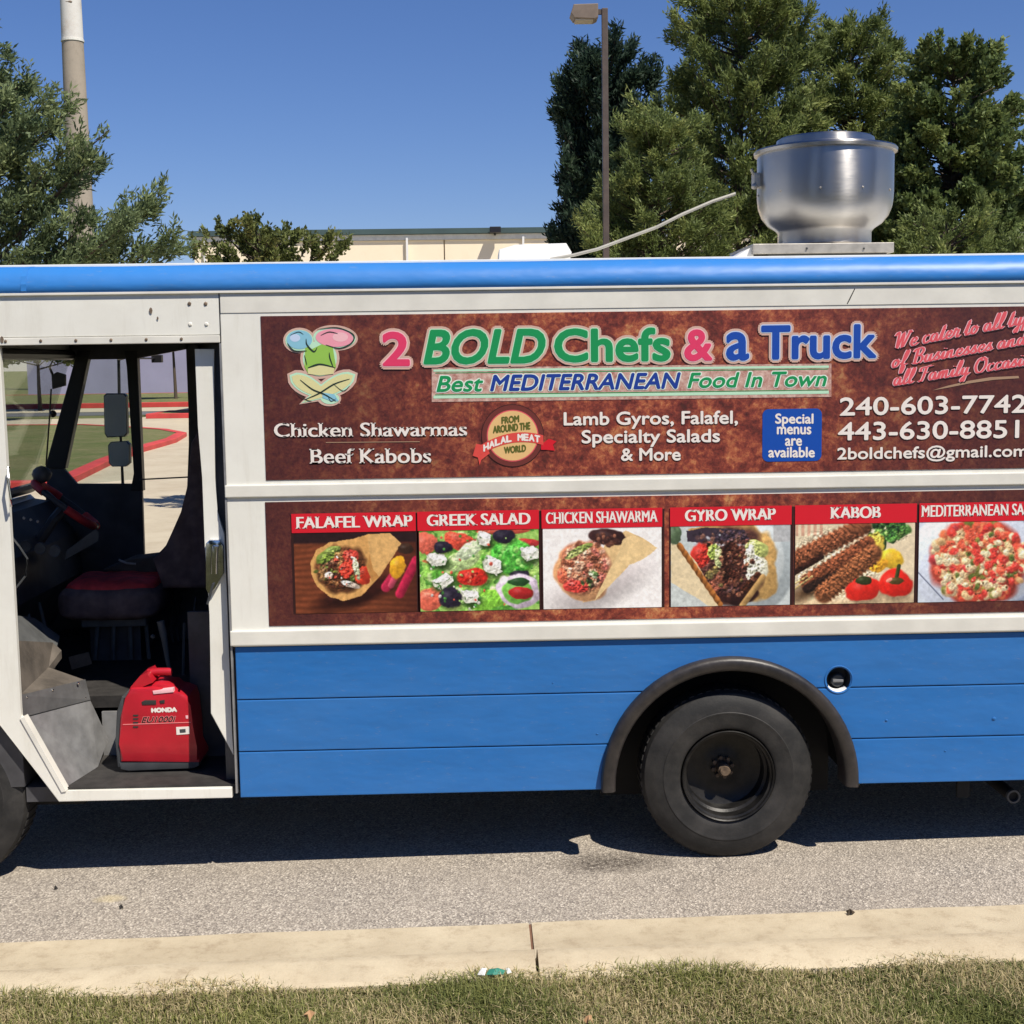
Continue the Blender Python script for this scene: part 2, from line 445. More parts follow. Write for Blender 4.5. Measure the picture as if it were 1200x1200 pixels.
M['rod'] = simple('pale_rod', (0.50, 0.48, 0.42), 0.6, var=0.2)
M['seam'] = simple('dark_seam', (0.03, 0.028, 0.026), 0.8)
M['rivet'] = simple('rusty_rivet', (0.22, 0.16, 0.11), 0.6, var=0.5, sc=50)
for nm, c in dict(v_green=rgb(24, 148, 84), v_pink=rgb(226, 62, 104), v_blue=rgb(24, 74, 170), v_navy=rgb(30, 62, 150), v_mint=rgb(190, 232, 200), v_sky=rgb(196, 214, 240),
                  v_rose=rgb(244, 190, 196), v_pale=rgb(214, 184, 168), v_glow=rgb(232, 244, 232), v_halo=rgb(212, 176, 160), v_white=rgb(240, 232, 224), v_shadow=rgb(52, 26, 24), v_badge=rgb(16, 76, 172), v_red=rgb(214, 28, 44),
                  v_cream=rgb(232, 190, 128), v_olive=rgb(96, 100, 40), v_script=rgb(226, 92, 100), v_tan=rgb(170, 138, 112), v_ribbon=rgb(222, 78, 70), v_brown=rgb(112, 52, 46),
                  v_lgreen=rgb(150, 196, 84), v_lblue=rgb(140, 196, 216), v_lpink=rgb(240, 160, 176), v_lyel=rgb(222, 216, 158), v_ink=rgb(40, 56, 48), v_pinktxt=rgb(238, 140, 140)).items():
    M[nm] = vinyl(nm, c)
def pale_print():
    n = NT('pale_mottled_print')
    n.set(col=n.mix(n.ramp(n.noise(26, 8, 0.78), [(0.38, 0.0), (0.62, 1.0)]), rgb(164, 108, 96), rgb(220, 190, 176)), rough=0.42)
    return n.m
M['v_pale'] = pale_print()
M['photo'] = vcol('food_photo_print', 0.4)

# ------------------------------------------------------------------ lettering
_cache = {}
def glyphs(s, shear=0.0, off=0.0, space=1.0, bold=0.0):
    key = (s, shear, off, space)
    if key in _cache: return _cache[key]
    c = bpy.data.curves.new('t', 'FONT'); c.body = s; c.size = 1; c.shear = shear; c.offset = off
    c.space_character = space; c.resolution_u = 4; c.fill_mode = 'FRONT'; c.dimensions = '2D'
    o = bpy.data.objects.new('t', c); COL.objects.link(o)
    dg = bpy.context.evaluated_depsgraph_get(); dg.update()
    me = bpy.data.meshes.new_from_object(o.evaluated_get(dg))
    v = np.array([q.co[:2] for q in me.vertices], np.float64).reshape(-1, 2)
    f = []
    for p in me.polygons:
        idx = list(p.vertices)
        for i in range(1, len(idx) - 1): f.append((idx[0], idx[i], idx[i + 1]))
    f = np.array(f, np.int32)
    ar = (v[f[:, 1], 0] - v[f[:, 0], 0]) * (v[f[:, 2], 1] - v[f[:, 0], 1]) - (v[f[:, 2], 0] - v[f[:, 0], 0]) * (v[f[:, 1], 1] - v[f[:, 0], 1])
    f[ar < 0] = f[ar < 0][:, ::-1]
    bpy.data.objects.remove(o); bpy.data.curves.remove(c); bpy.data.meshes.remove(me)
    _cache[key] = (v, f); return v, f
CAPH = glyphs('H')[0][:, 1].max()

def serifs(v, f, base=0.0, tops=(None,)):
    """adds small slab feet and heads where a stem ends on the baseline or cap line, as a book face has"""
    ed = {}
    for t in f:
        for a, b in ((t[0], t[1]), (t[1], t[2]), (t[2], t[0])):
            k = (min(a, b), max(a, b)); ed[k] = ed.get(k, 0) + 1
    nv, nf = [], []
    levels = [(0.0, 1), (CAPH, -1)] + [(x, -1) for x in tops if x]
    for (a, b), c in ed.items():
        if c != 1: continue
        p, q = v[a], v[b]
        if abs(p[1] - q[1]) > 0.012: continue
        w = abs(p[0] - q[0])
        if w < 0.05 or w > 0.24: continue
        for lv, sg in levels:
            if abs(p[1] - lv) < 0.02:
                x0, x1 = min(p[0], q[0]) - 0.055, max(p[0], q[0]) + 0.055
                i = len(v) + len(nv)
                nv += [(x0, lv), (x1, lv), (x1 - 0.03, lv + sg * 0.05), (x0 + 0.03, lv + sg * 0.05)]
                nf += [(i, i + 1, i + 2), (i, i + 2, i + 3)] if sg > 0 else [(i, i + 2, i + 1), (i, i + 3, i + 2)]
    if nv: return np.vstack([v, nv]), np.vstack([f, nf])
    return v, f

XH = glyphs('x')[0][:, 1].max()
def lettering(s, u0, u1, vt, vb, mat, parent, y, v_right=None, shear=0.0, bold=0.0, style='', halo=(), caps=True, space=1.0, ang=0.0, plane=P, name='lettering', thin=None):
    """flat cut-vinyl words: cap top vt and baseline vb at the left end, ink from u0 to u1"""
    v, f = glyphs(s, shear, 0.0, space)
    A = plane(u0, vb, 0); B = plane(u1, vb if v_right is None else v_right, 0); T = plane(u0, vt, 0)
    x0, x1 = v[:, 0].min(), v[:, 0].max()
    if style == 'serif': v, f = serifs(v, f, tops=(XH,))
    sx = math.hypot(B.x - A.x, B.z - A.z) / (x1 - x0) if ang else (B.x - A.x) / (x1 - x0)
    sz = (T.z - A.z) / (CAPH if caps else XH)
    slope = (B.z - A.z) / (B.x - A.x)
    def place(vv, yy, dx=0, dz=0):
        X = A.x + (vv[:, 0] - x0) * sx; Z = A.z + vv[:, 1] * sz
        if ang:
            ca, sa = math.cos(ang), math.sin(ang); lx = X - A.x; lz = Z - A.z
            X = A.x + lx * ca - lz * sa; Z = A.z + lx * sa + lz * ca
        else:
            Z = Z + (X - A.x) * slope
        return np.stack([X + dx, np.full(len(vv), yy), Z + dz], 1)
    # one mesh per word
    xs_ = (v[:, 0] - shear * v[:, 1])[f]; lo_, hi_ = xs_.min(1), xs_.max(1); order = np.argsort(lo_); groups_, cur, reach = [], [], None
    for k in order:
        if reach is not None and lo_[k] > reach + 0.15: groups_.append(cur); cur = []
        cur.append(k); reach = hi_[k] if reach is None else max(reach, hi_[k])
    groups_.append(cur)
    if len(groups_) != len(s.split()): groups_ = [list(range(len(f)))]
    def many(offs, yy, mt, nm):
        o = None
        for g_ in groups_:
            used, inv = np.unique(f[g_], return_inverse=True); vg, fg = v[used], inv.reshape(-1, 3)
            V, F = [], []; n = 0
            for i, (dx, dz) in enumerate(offs):
                V.append(place(vg, yy - i * 2.0e-5, dx, dz)); F.append(fg + n); n += len(vg)
            o = np_mesh(nm, np.vstack(V), np.vstack(F), mt, parent)
        return o
    hy = y + 0.0004 + 0.0008 * len(halo)
    for j, (r, mt) in enumerate(halo[::-1]):
        offs = []
        if isinstance(r, tuple):      # drop shadow
            offs = [(r[0] * t, r[1] * t) for t in (0.4, 0.7, 1.0)] + [(r[0] + .0015, r[1]), (r[0], r[1] + .0015)]
        else:
            for rr in ((r * 0.55, r) if r > 0.006 else (r,)):
                k = 14 if rr > 0.008 else 10
                offs += [(rr * math.cos(2 * math.pi * i / k), rr * math.sin(2 * math.pi * i / k)) for i in range(k)]
        many(offs, hy - j * 0.0008, M[mt], 'lettering_outline')
    b = bold
    if style == 'serif': offs = [(-b, 0), (-b / 3, 0), (b / 3, 0), (b, 0)]
    elif b > 0.0035: offs = [(0, 0)] + [(b * math.cos(a), b * math.sin(a)) for a in np.arange(10) * math.pi / 5]
    elif b > 0: offs = [(0, 0), (b, 0), (-b, 0), (0, b), (0, -b)]
    else: offs = [(0, 0)]
    return many(offs, y, M[mat], name)

def flat(pts, y, mat, parent, name):
    """a flat print: polygon in x-z on the panel"""
    bm = bmesh.new(); f = bm.faces.new([bm.verts.new((p[0], y, p[1])) for p in pts]); f.normal_update()
    if f.normal.y > 0: f.normal_flip()
    bmesh.ops.triangulate(bm, faces=bm.faces)
    me = bpy.data.meshes.new(name); bm.to_mesh(me); bm.free()
    return link(name, me, mat, parent)

def ring_pts(cx, cz, rx, rz, n=40, a0=0.0, a1=2 * math.pi):
    return [(cx + rx * math.cos(a0 + (a1 - a0) * i / n), cz + rz * math.sin(a0 + (a1 - a0) * i / n)) for i in range(n)]

def rrect(x0, x1, z0, z1, r, n=6):
    o = []
    for cx, cz, a in ((x1 - r, z1 - r, 0), (x0 + r, z1 - r, 90), (x0 + r, z0 + r, 180), (x1 - r, z0 + r, 270)):
        for i in range(n + 1):
            t = math.radians(a + 90 * i / n); o.append((cx + r * math.cos(t), cz + r * math.sin(t)))
    return o

# ------------------------------------------------------------------ ground
def sheet(name, pts, h, mat, label=None):
    """horizontal sheet following the slight fall of the ground; pts (x, y) counter-clockwise"""
    bm = bmesh.new(); bm.faces.new([bm.verts.new((x, y, 0)) for x, y in pts])
    for cut in (-8.0, 8.0):
        bmesh.ops.bisect_plane(bm, geom=bm.verts[:] + bm.edges[:] + bm.faces[:], plane_co=(cut, 0, 0), plane_no=(1, 0, 0))
    for v in bm.verts: v.co.z = h + gz(v.co.x)
    bmesh.ops.triangulate(bm, faces=bm.faces); bmesh.ops.recalc_face_normals(bm, faces=bm.faces)
    for f in bm.faces:
        if f.normal.z < 0: f.normal_flip()
    me = bpy.data.meshes.new(name); bm.to_mesh(me); bm.free()
    return kind(link(name, me, mat), 'structure')

sheet('ground', [(-900, -300), (900, -300), (900, 1400), (-900, 1400)], -0.02, M['farturf'])
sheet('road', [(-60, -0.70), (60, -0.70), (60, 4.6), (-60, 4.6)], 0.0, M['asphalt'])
sheet('concrete_lot', [(-48, 4.6), (30, 4.6), (30, 66), (-16, 66), (-16.6, 62), (-48, 62)], -0.004, M['lot'])
sheet('far_road', [(-60, 66.2), (-15.8, 66.2), (-15.8, 71.5), (-60, 71.5)], -0.006, M['darkroad'])
sheet('far_path', [(-60, 72), (40, 72), (40, 79), (-60, 79)], -0.006, M['lot'])

def kerb_run(x0, x1):
    """mountable kerb and gutter cast as one piece"""
    mb = MB()
    prof = [(-0.655, -0.03), (-0.655, 0.006), (-1.02, 0.012), (-1.10, 0.055), (-1.17, 0.115), (-1.215, 0.137), (-1.27, 0.142), (-1.43, 0.136), (-1.445, 0.125), (-1.445, -0.03)]
    n = 14; rings = []
    for i in range(n + 1):
        x = x0 + (x1 - x0) * i / n
        rings.append([mb.bm.verts.new((x, y + (0.0035 * math.sin(x * 9 + y * 3) if y > -0.66 else 0), z + gz(x) + 0.0015 * math.sin(x * 5 + y * 20))) for y, z in prof])
    k = len(prof)
    for i in range(n):
        for j in range(k):
            mb.bm.faces.new((rings[i][j], rings[i + 1][j], rings[i + 1][(j + 1) % k], rings[i][(j + 1) % k]))
    mb.bm.faces.new(rings[0]); mb.bm.faces.new(rings[-1][::-1])
    return mb

kerb = tag(empty('kerb', (0, 0, 0)), 'long pale concrete kerb and gutter between asphalt road and grass', 'kerb')
jx = G(617, 1083).x + 0.015
kerb_len = 3.05
for i in range(-4, 5):
    a = jx + i * kerb_len + 0.006; b = a + kerb_len - 0.012
    kerb_run(a, b).build('kerb_section', M['kerb'], kerb, angle=35)
    mbj = MB(); mbj.box(b - 0.01, b + 0.022, -1.435, -0.66, -0.02 + gz(b), 0.002 + gz(b))
    mbj.build('joint_filler', simple('rusty_joint', (0.17, 0.085, 0.05), 0.9) if i == -4 else bpy.data.materials['rusty_joint'], kerb)

sheet('verge_soil', [(-60, -40), (60, -40), (60, -1.445), (-60, -1.445)], 0.105, M['turf'])

# lawn blades
def blades(n, x0, x1, y0, y1, hmin, hmax):
    X = rng.uniform(x0, x1, n); Y = rng.uniform(y0, y1, n)
    H = rng.uniform(hmin, hmax, n) * (0.45 + 0.65 * (np.sin(X * 5.1 + 1.2) * np.sin(Y * 7 + X * 2.3) * 0.5 + 0.5)) 
    az = rng.uniform(0, 2 * math.pi, n); lean = rng.uniform(0.15, 1.15, n)
    w = rng.uniform(0.0012, 0.0027, n)
    g = 0.0135 * (np.clip(X, -8, 8) - 1.17) + 0.103
    dx, dy = np.cos(az), np.sin(az); px, py = -np.sin(az), np.cos(az)
    P0 = np.stack([X, Y, g], 1); side = np.stack([px * w, py * w, 0 * w], 1)
    m1 = P0 + np.stack([dx * H * lean * 0.30, dy * H * lean * 0.30, H * 0.62], 1)
    t1 = P0 + np.stack([dx * H * lean * 0.95, dy * H * lean * 0.95, H * (1.05 - 0.35 * lean)], 1)
    V = np.stack([P0 - side, P0 + side, m1 + side * 0.8, m1 - side * 0.8, t1], 1).reshape(-1, 3)
    b = np.arange(n)[:, None] * 5
    F = np.vstack([b + [0, 1, 2], b + [0, 2, 3], b + [3, 2, 4]])
    pat = np.sin(X * 2.1 + 0.7) * np.sin(Y * 4.0 + X) * 0.5 + 0.5 + rng.normal(0, 0.30, n)
    green = np.array([0.25, 0.255, 0.085]); straw = np.array([0.62, 0.52, 0.29]); deep = np.array([0.12, 0.145, 0.045])
    t = np.clip(pat, 0, 1)[:, None]
    c = deep * (1 - t) + green * t
    dz_ = np.sin(X * 3.7 + 2) * np.sin(Y * 9 + X * 1.7) + .6 * np.sin(X * 8.3 + Y * 5)
    dry = (rng.random(n) < 0.42 + 0.28 * dz_)[:, None]
    c = np.where(dry, straw * rng.uniform(0.6, 1.1, (n, 1)), c * rng.uniform(0.75, 1.5, (n, 1)))
    return V, F, np.repeat(c, 5, 0)
V1, F1, C1 = blades(85000, -3.2, 3.4, -1.95, -1.41, 0.038, 0.078)
V2, F2, C2 = blades(30000, -6, 6, -3.6, -1.95, 0.05, 0.09)
V3, F3, C3 = blades(4500, -3.2, 3.4, -1.435, -1.375, 0.03, 0.085)
kk = (np.sin(V3[::5, 0] * 4.3) + np.sin(V3[::5, 0] * 11.0 + 1) * .7 + rng.normal(0, .5, len(V3) // 5)) > .1
keep = np.where(kk)[0]; V3 = V3.reshape(-1, 5, 3)[keep].reshape(-1, 3); C3 = C3.reshape(-1, 5, 3)[keep].reshape(-1, 3); b3 = np.arange(len(keep))[:, None] * 5; F3 = np.vstack([b3 + [0, 1, 2], b3 + [0, 2, 3], b3 + [3, 2, 4]])
gr = np_mesh('grass', np.vstack([V1, V2, V3]), np.vstack([F1, F2 + len(V1), F3 + len(V1) + len(V2)]), M['grass'], None, np.vstack([C1, C2, C3]))
kind(gr, 'stuff')

# far islands seen through the cab
def island(name, pts, label, h=0.15, kw=0.35):
    root = tag(empty(name, (pts[0][0], pts[0][1], 0)), label, 'kerbed island')
    ctr = Vector((sum(p[0] for p in pts) / len(pts), sum(p[1] for p in pts) / len(pts)))
    off = Vector((pts[0][0], pts[0][1], 0))
    def inset(d):
        o = []
        for i, p in enumerate(pts):
            a = Vector(pts[i - 1]); b = Vector(p); c = Vector(pts[(i + 1) % len(pts)])
            n1 = Vector((-(b - a).y, (b - a).x)).normalized(); n2 = Vector((-(c - b).y, (c - b).x)).normalized()
            q = (n1 + n2); q = q.normalized() * d / max(0.5, q.length / 2)
            o.append(b + q)
        return o
    g0 = gz(ctr.x)
    A, B = [Vector(p) for p in pts], inset(kw)
    mb = MB(); n = len(pts)
    vs = [[mb.bm.verts.new(Vector((p.x, p.y, g0 + z)) - off) for p in L] for L, z in ((A, -0.03), (A, h - 0.02), (inset(0.03), h), (B, h), (B, -0.03))]
    for r in range(4):
        for i in range(n): mb.bm.faces.new((vs[r][i], vs[r][(i + 1) % n], vs[r + 1][(i + 1) % n], vs[r + 1][i]))
    mb.build('kerb_ring', M['redkerb'], root)
    bm = MB(); L = [bm.bm.verts.new(Vector((p.x, p.y, g0 + h - 0.02)) - off) for p in B]; bm.bm.faces.new(L)
    bm.build('lawn', M['farturf'], root)
    return root
def GG(u, v): q = G(u, v); return (q.x, q.y)
island('grass_island', [GG(60, 572), GG(90, 565), GG(130, 545), GG(167, 530), GG(192, 523), GG(207, 518.5), (-10.3, 43.0), GG(197, 507), GG(165, 504.5), GG(100, 501), (-40, 56), (-40, 21)], 'near grass island with bright red kerb seen through the driver window')
island('grass_island', [(-15.9, 60.5), (5, 60.5), (5, 65.5), (-15.9, 65.5)], 'grass strip with short red kerb seen through the far doorway', 0.2)
island('grass_island', [(-75, 80), (35, 80), (35, 112), (-75, 112)], 'wide grass bank with long red kerb in front of the grey building', 0.28, 0.6)

# ------------------------------------------------------------------ trees
def make_tree(name, label, base, top_z, tips, nrand, rfun, z0f, cols, L, W, up=0.25, seedv=1, spray=1.0, trunk_r=0.2, cat='tree', lim=1.0, tufts=5, group=None):
    rg = np.random.default_rng(seedv)
    bx, by, bz = base; H = top_z - bz
    root = tag(empty(name, (bx, by, bz)), label, cat, group)
    tr = MB()
    path = [(0.05 * H * 0.3 * math.sin(3 * t + seedv) * t, 0.0, H * t * 0.97) for t in np.linspace(0, 1, 9)]
    tr.tube(path, trunk_r, 9, 0.02)
    def axis_at(z):
        t = min(1, max(0, z / (H * 0.97))); return Vector((0.05 * H * 0.3 * math.sin(3 * t + seedv) * t, 0, z))
    br = []
    for (tx, ty, tz) in tips:
        tz2 = tz - bz; dx = tx - bx; dy = ty - by
        z0 = max(z0f * H * 0.9, tz2 - up * 1.6 * math.hypot(dx, dy))
        br.append((axis_at(min(z0, H * .93)), Vector((dx, dy, tz2))))
    for _ in range(nrand):
        h = z0f + (1 - z0f) * rg.random() ** 0.85
        a = rg.uniform(0, 2 * math.pi); r = rfun(h, a) * rg.uniform(0.72, 1.06)
        z = h * H; p0 = axis_at(max(0.02 * H, z - up * r))
        br.append((p0, Vector((p0.x + r * math.cos(a), p0.y + r * math.sin(a), min(z + rg.normal(0, .15), H * 1.02)))))
    pos, dirs, cl = [], [], []
    for p0, p1 in br:
        d = p1 - p0; ln = max(d.length, .3)
        mid = p0.lerp(p1, 0.5) + Vector((0, 0, -0.05 * ln))
        tr.tube([p0, mid, p1], 0.012 * ln * lim + 0.01, 4, 0.006)
        shade = rg.uniform(0, 1)
        ns = int(max(4, ln * 5.5 * spray))
        dn = d.normalized()
        for k in range(ns):
            t = 0.28 + 0.72 * rg.random() ** 0.75
            q = p0 * (1 - t) ** 2 + mid * 2 * t * (1 - t) + p1 * t * t
            s = Vector(rg.normal(0, 1, 3)); s = (s - dn * s.dot(dn)); s.z *= 0.55; s.normalize()
            sl = (0.30 * ln * (1.15 - t) + 0.16) * rg.uniform(.5, 1.2)
            sd_ = (dn * 1.15 + s * .8 + Vector((0, 0, up * 1.1))).normalized()
            for j in range(tufts):
                tt = (j + rg.random()) / tufts
                pos.append(q + sd_ * sl * tt); dirs.append(sd_); cl.append(np.clip(shade * 0.55 + rg.uniform(0, .45), 0, 1))
    pos = np.array(pos); dirs = np.array(dirs); cl = np.array(cl)
    K = 11; n = len(pos) * K
    Pn = np.repeat(pos, K, 0) + rg.normal(0, L * 0.28, (n, 3)); D = np.repeat(dirs, K, 0) * 1.0 + rg.normal(0, 0.6, (n, 3))
    D /= np.linalg.norm(D, axis=1, keepdims=True)
    S = np.cross(D, rg.normal(0, 1, (n, 3))); S /= np.linalg.norm(S, axis=1, keepdims=True)
    L = L * .74; W = W * .78
    ll = L * rg.uniform(.6, 1.25, (n, 1)); ww = W * rg.uniform(.7, 1.2, (n, 1))
    Vx = np.stack([Pn, Pn + D * ll * .45 + S * ww, Pn + D * ll, Pn + D * ll * .45 - S * ww], 1).reshape(-1, 3)
    F = np.arange(n)[:, None] * 4 + [0, 1, 2, 3]
    c0, c1, c2 = [np.array(c) for c in cols]
    t = np.repeat(cl, K)[:, None]
    C = np.where(t < .6, c0 + (c1 - c0) * (t / .6), c1 + (c2 - c1) * ((t - .6) / .4)) * rg.uniform(.75, 1.25, (n, 1))
    tr.build('trunk', M['bark'], root, smooth=True)
    np_mesh('crown', Vx, F, M['leaf'], root, np.repeat(C, 4, 0))
    return root

def tipsY(lst, Y, jitter=0.8):
    o = []
    for u, v in lst:
        y = Y + random.uniform(-jitter, jitter); p = P(u, v, y); o.append((p.x, p.y, p.z))
    return o

PINE = ((0.075, 0.105, 0.035), (0.20, 0.25, 0.080), (0.37, 0.40, 0.135))
PINE2 = ((0.075, 0.112, 0.055), (0.18, 0.235, 0.11), (0.31, 0.36, 0.16))
DARK = ((0.016, 0.034, 0.024), (0.036, 0.066, 0.042), (0.075, 0.115, 0.065))
OLIVE = ((0.08, 0.105, 0.035), (0.18, 0.21, 0.065), (0.30, 0.26, 0.09))
BROAD = ((0.065, 0.105, 0.040), (0.165, 0.22, 0.075), (0.30, 0.34, 0.11))

# pine at the left edge
Y = 13.0; b = P(-45, 300, Y)
make_tree('pine_tree', 'soft green pine at the left edge in front of the smokestack', (b.x, Y, gz(-8)), P(-45, 20, Y).z,
          tipsY([(8, 78), (20, 110), (40, 105), (52, 120), (66, 120), (82, 128), (30, 150), (60, 150), (90, 160), (128, 152), (118, 175), (100, 190), (75, 200), (40, 210), (20, 240), (60, 240), (90, 215), (112, 200),
                 (190, 226), (185, 240), (165, 250), (150, 262), (130, 270), (100, 262), (80, 255), (60, 270), (40, 290), (90, 292), (120, 288), (150, 285), (175, 290), (200, 282), (205, 298), (10, 180), (15, 300)], Y),
          90, lambda h, a: 2.7 * (1.1 - h) ** 0.6, 0.46, PINE2, 0.15, 0.020, 0.45, 3, spray=1.0, trunk_r=0.16)
# small reddish tree behind the roof, left
Y = 17.0; b = P(300, 300, Y)
make_tree('ornamental_tree', 'small rusty green tree above the cab roof in front of the cream building', (b.x, Y, gz(-8)), P(300, 263, Y).z,
          tipsY([(232, 285), (245, 276), (258, 268), (272, 264), (288, 262), (298, 260), (315, 270), (335, 272), (350, 275), (365, 282), (385, 284), (402, 288), (392, 298), (225, 298), (260, 290), (300, 285), (340, 292), (370, 296)], Y, 0.5),
          46, lambda h, a: 1.3 * (1.25 - h) ** 0.5, 0.55, OLIVE, 0.11, 0.030, 0.7, 5, spray=0.8, trunk_r=0.09)
# dark spruce
Y = 31.0; b = P(712, 300, Y)
make_tree('spruce_tree', 'dark blue green many pointed spruce behind the lamp post', (b.x, Y, gz(3)), P(712, 60, Y).z,
          tipsY([(678, 52), (674, 70), (690, 62), (722, 38), (730, 48), (742, 50), (735, 70), (752, 75), (765, 72), (700, 60), (712, 50), (655, 98), (652, 120), (665, 110), (650, 135), (655, 150), (660, 172), (662, 190), (668, 210), (672, 232), (680, 250),
                 (664, 262), (690, 275), (772, 90), (768, 120), (770, 150), (765, 180), (700, 120), (720, 150), (740, 120), (700, 200), (720, 230), (690, 160)], Y, 1.2),
          200, lambda h, a: 1.9 * (1.12 - h) ** 0.35, 0.15, DARK, 0.24, 0.034, 1.05, 8, spray=0.85, trunk_r=0.13)
# big pines
Y = 25.0; b = P(862, 300, Y)
make_tree('pine_tree', 'tallest yellow green pine directly behind the exhaust fan', (b.x, Y, gz(4)), P(862, -60, Y).z,
          tipsY([(800, 75), (795, 90), (808, 70), (840, -5), (838, 30), (835, 60), (790, 110), (800, 130), (815, 110), (860, 5), (885, 5), (905, 0), (930, 5), (950, 15), (955, 30), (945, 60), (930, 80), (960, 100), (900, 60), (870, 60), (850, 90), (880, 120), (920, 130), (780, 150), (800, 180),
                 (940, 160), (820, 60), (830, 140), (900, 200), (860, 180), (960, 140), (820, 220), (780, 230), (900, 270), (850, 270)], Y, 1.6),
          270, lambda h, a: 2.4 * (1.15 - h) ** 0.35, 0.25, PINE, 0.19, 0.024, 0.5, 12, spray=0.85, trunk_r=0.13)
Y = 20.0; b = P(775, 300, Y)
make_tree('pine_tree', 'shorter bright pine right of the lamp post, its crown over the truck roof', (b.x, Y, gz(4)), P(775, 130, Y).z,
          tipsY([(742, 160), (755, 145), (770, 140), (790, 150), (735, 185), (742, 205), (725, 215), (700, 245), (690, 252), (676, 262), (685, 280), (700, 285), (730, 270), (760, 260), (800, 190), (820, 210), (840, 230), (860, 250), (870, 280), (830, 280), (790, 285), (755, 290), (720, 292), (780, 200), (765, 225), (810, 245)], Y, 1.2),
          180, lambda h, a: 1.8 * (1.15 - h) ** 0.5, 0.35, PINE, 0.15, 0.019, 0.4, 15, spray=0.9, trunk_r=0.15)
Y = 27.0; b = P(1000, 300, Y)
make_tree('pine_tree', 'round topped pine between the tallest pine and the leafy tree', (b.x, Y, gz(4)), P(1000, 30, Y).z,
          tipsY([(965, 45), (975, 32), (985, 28), (998, 26), (1010, 35), (1025, 30), (1035, 42), (1040, 60), (1050, 75), (960, 70), (950, 100), (1055, 100), (1060, 130), (1000, 80), (980, 110), (1020, 120), (1040, 150), (960, 150)], Y, 1.2),
          230, lambda h, a: 2.3 * (1.1 - h) ** 0.40, 0.25, PINE, 0.20, 0.024, 0.45, 21, spray=0.85, trunk_r=0.13)
Y = 23.0; b = P(1110, 300, Y)
make_tree('leafy_tree', 'dark leafy tree with spreading limbs at the right edge', (b.x, Y, gz(4)), P(1110, 60, Y).z,
          tipsY([(1080, 58), (1092, 62), (1100, 75), (1135, 50), (1132, 62), (1145, 72), (1138, 85), (1120, 90), (1160, 100), (1150, 110), (1165, 130), (1160, 145), (1150, 160), (1155, 172), (1160, 190), (1175, 200), (1170, 212), (1180, 225), (1195, 218), (1205, 225), (1210, 240), (1190, 250), (1200, 262), (1180, 270),
                 (1070, 85), (1060, 105), (1075, 120), (1100, 120), (1090, 150), (1120, 140), (1110, 180), (1130, 200), (1080, 200), (1060, 240), (1100, 250), (1150, 240), (1130, 275), (1160, 290), (1070, 285), (1190, 290)], Y, 1.3),
          250, lambda h, a: 2.4 * (1.12 - h) ** 0.45, 0.25, BROAD, 0.15, 0.045, 0.35, 25, spray=0.9, trunk_r=0.13)
Y = 18.0; b = P(1105, 330, Y)
make_tree('shrubby_pine', 'low bright green pine top at the roof line right of the exhaust fan', (b.x, Y, gz(4)), P(1105, 250, Y).z,
          tipsY([(1060, 270), (1080, 258), (1100, 252), (1120, 250), (1140, 262), (1165, 262), (1180, 275), (1050, 290), (1090, 285), (1130, 285), (1160, 290), (1195, 285), (1210, 292)], Y, 0.8),
          50, lambda h, a: 1.5 * (1.25 - h) ** 0.5, 0.5, PINE, 0.14, 0.020, 0.6, 31, spray=0.9, trunk_r=0.1)
# trees far left, seen through the windscreen
for (u, Y, vt, r, lab, sdv) in ((205, 90.0, 340, 2.6, 'slim trunked tree before the grey violet wall, seen through the far doorway', 41), (45, 76.0, 350, 4.2, 'grey green tree seen through the windscreen near its centre', 43), (-20, 60.0, 350, 3.6, 'dark tree seen at the left end of the windscreen', 47)):
    b = G(u, 458); bb = P(u, 440, Y); top = P(u, vt, Y).z
    make_tree('shade_tree', lab, (bb.x, Y, gz(-8)), top, [], 60, lambda h, a, r=r: r * (1.2 - h) ** 0.5, 0.55, BROAD, 0.5, 0.16, 0.4, sdv, spray=0.35, trunk_r=0.13)

def unseen_tree_line():  # unseen trees behind the camera, added for the steel fan to reflect
    rg = np.random.default_rng(77); Vs, Cs = [], []
    for k in range(15):
        a = math.radians(-168 + k * 11.2 + rg.uniform(-3, 3)); R_ = rg.uniform(34, 50)
        if k in (4, 9): continue
        cx_, cy_ = R_ * math.cos(a), R_ * math.sin(a) - 6; h_ = rg.uniform(6, 13); w_ = rg.uniform(3, 5.5); n = 2600
        d = rg.normal(0, 1, (n, 3)); d /= np.linalg.norm(d, axis=1, keepdims=True)
        p = d * (rg.uniform(.55, 1.0, (n, 1)) + .15 * np.sin(d[:, :1] * 9 + d[:, 2:] * 7)) * [w_, w_, h_ * .5] + [cx_, cy_, h_ * .55]
        t1 = rg.normal(0, 1, (n, 3)) * .32; t2 = rg.normal(0, 1, (n, 3)) * .32
        Vs.append(np.stack([p - t1, p + t2, p + t1, p - t2], 1).reshape(-1, 3)); Cs.append(np.repeat(np.array([[.08, .11, .04]]) * rg.uniform(.5, 1.5, (n, 1)), 4, 0))
    V = np.vstack(Vs); kind(np_mesh('unseen_tree_line', V, np.arange(len(V)).reshape(-1, 4), M['leaf'], None, np.vstack(Cs)), 'stuff')
unseen_tree_line()

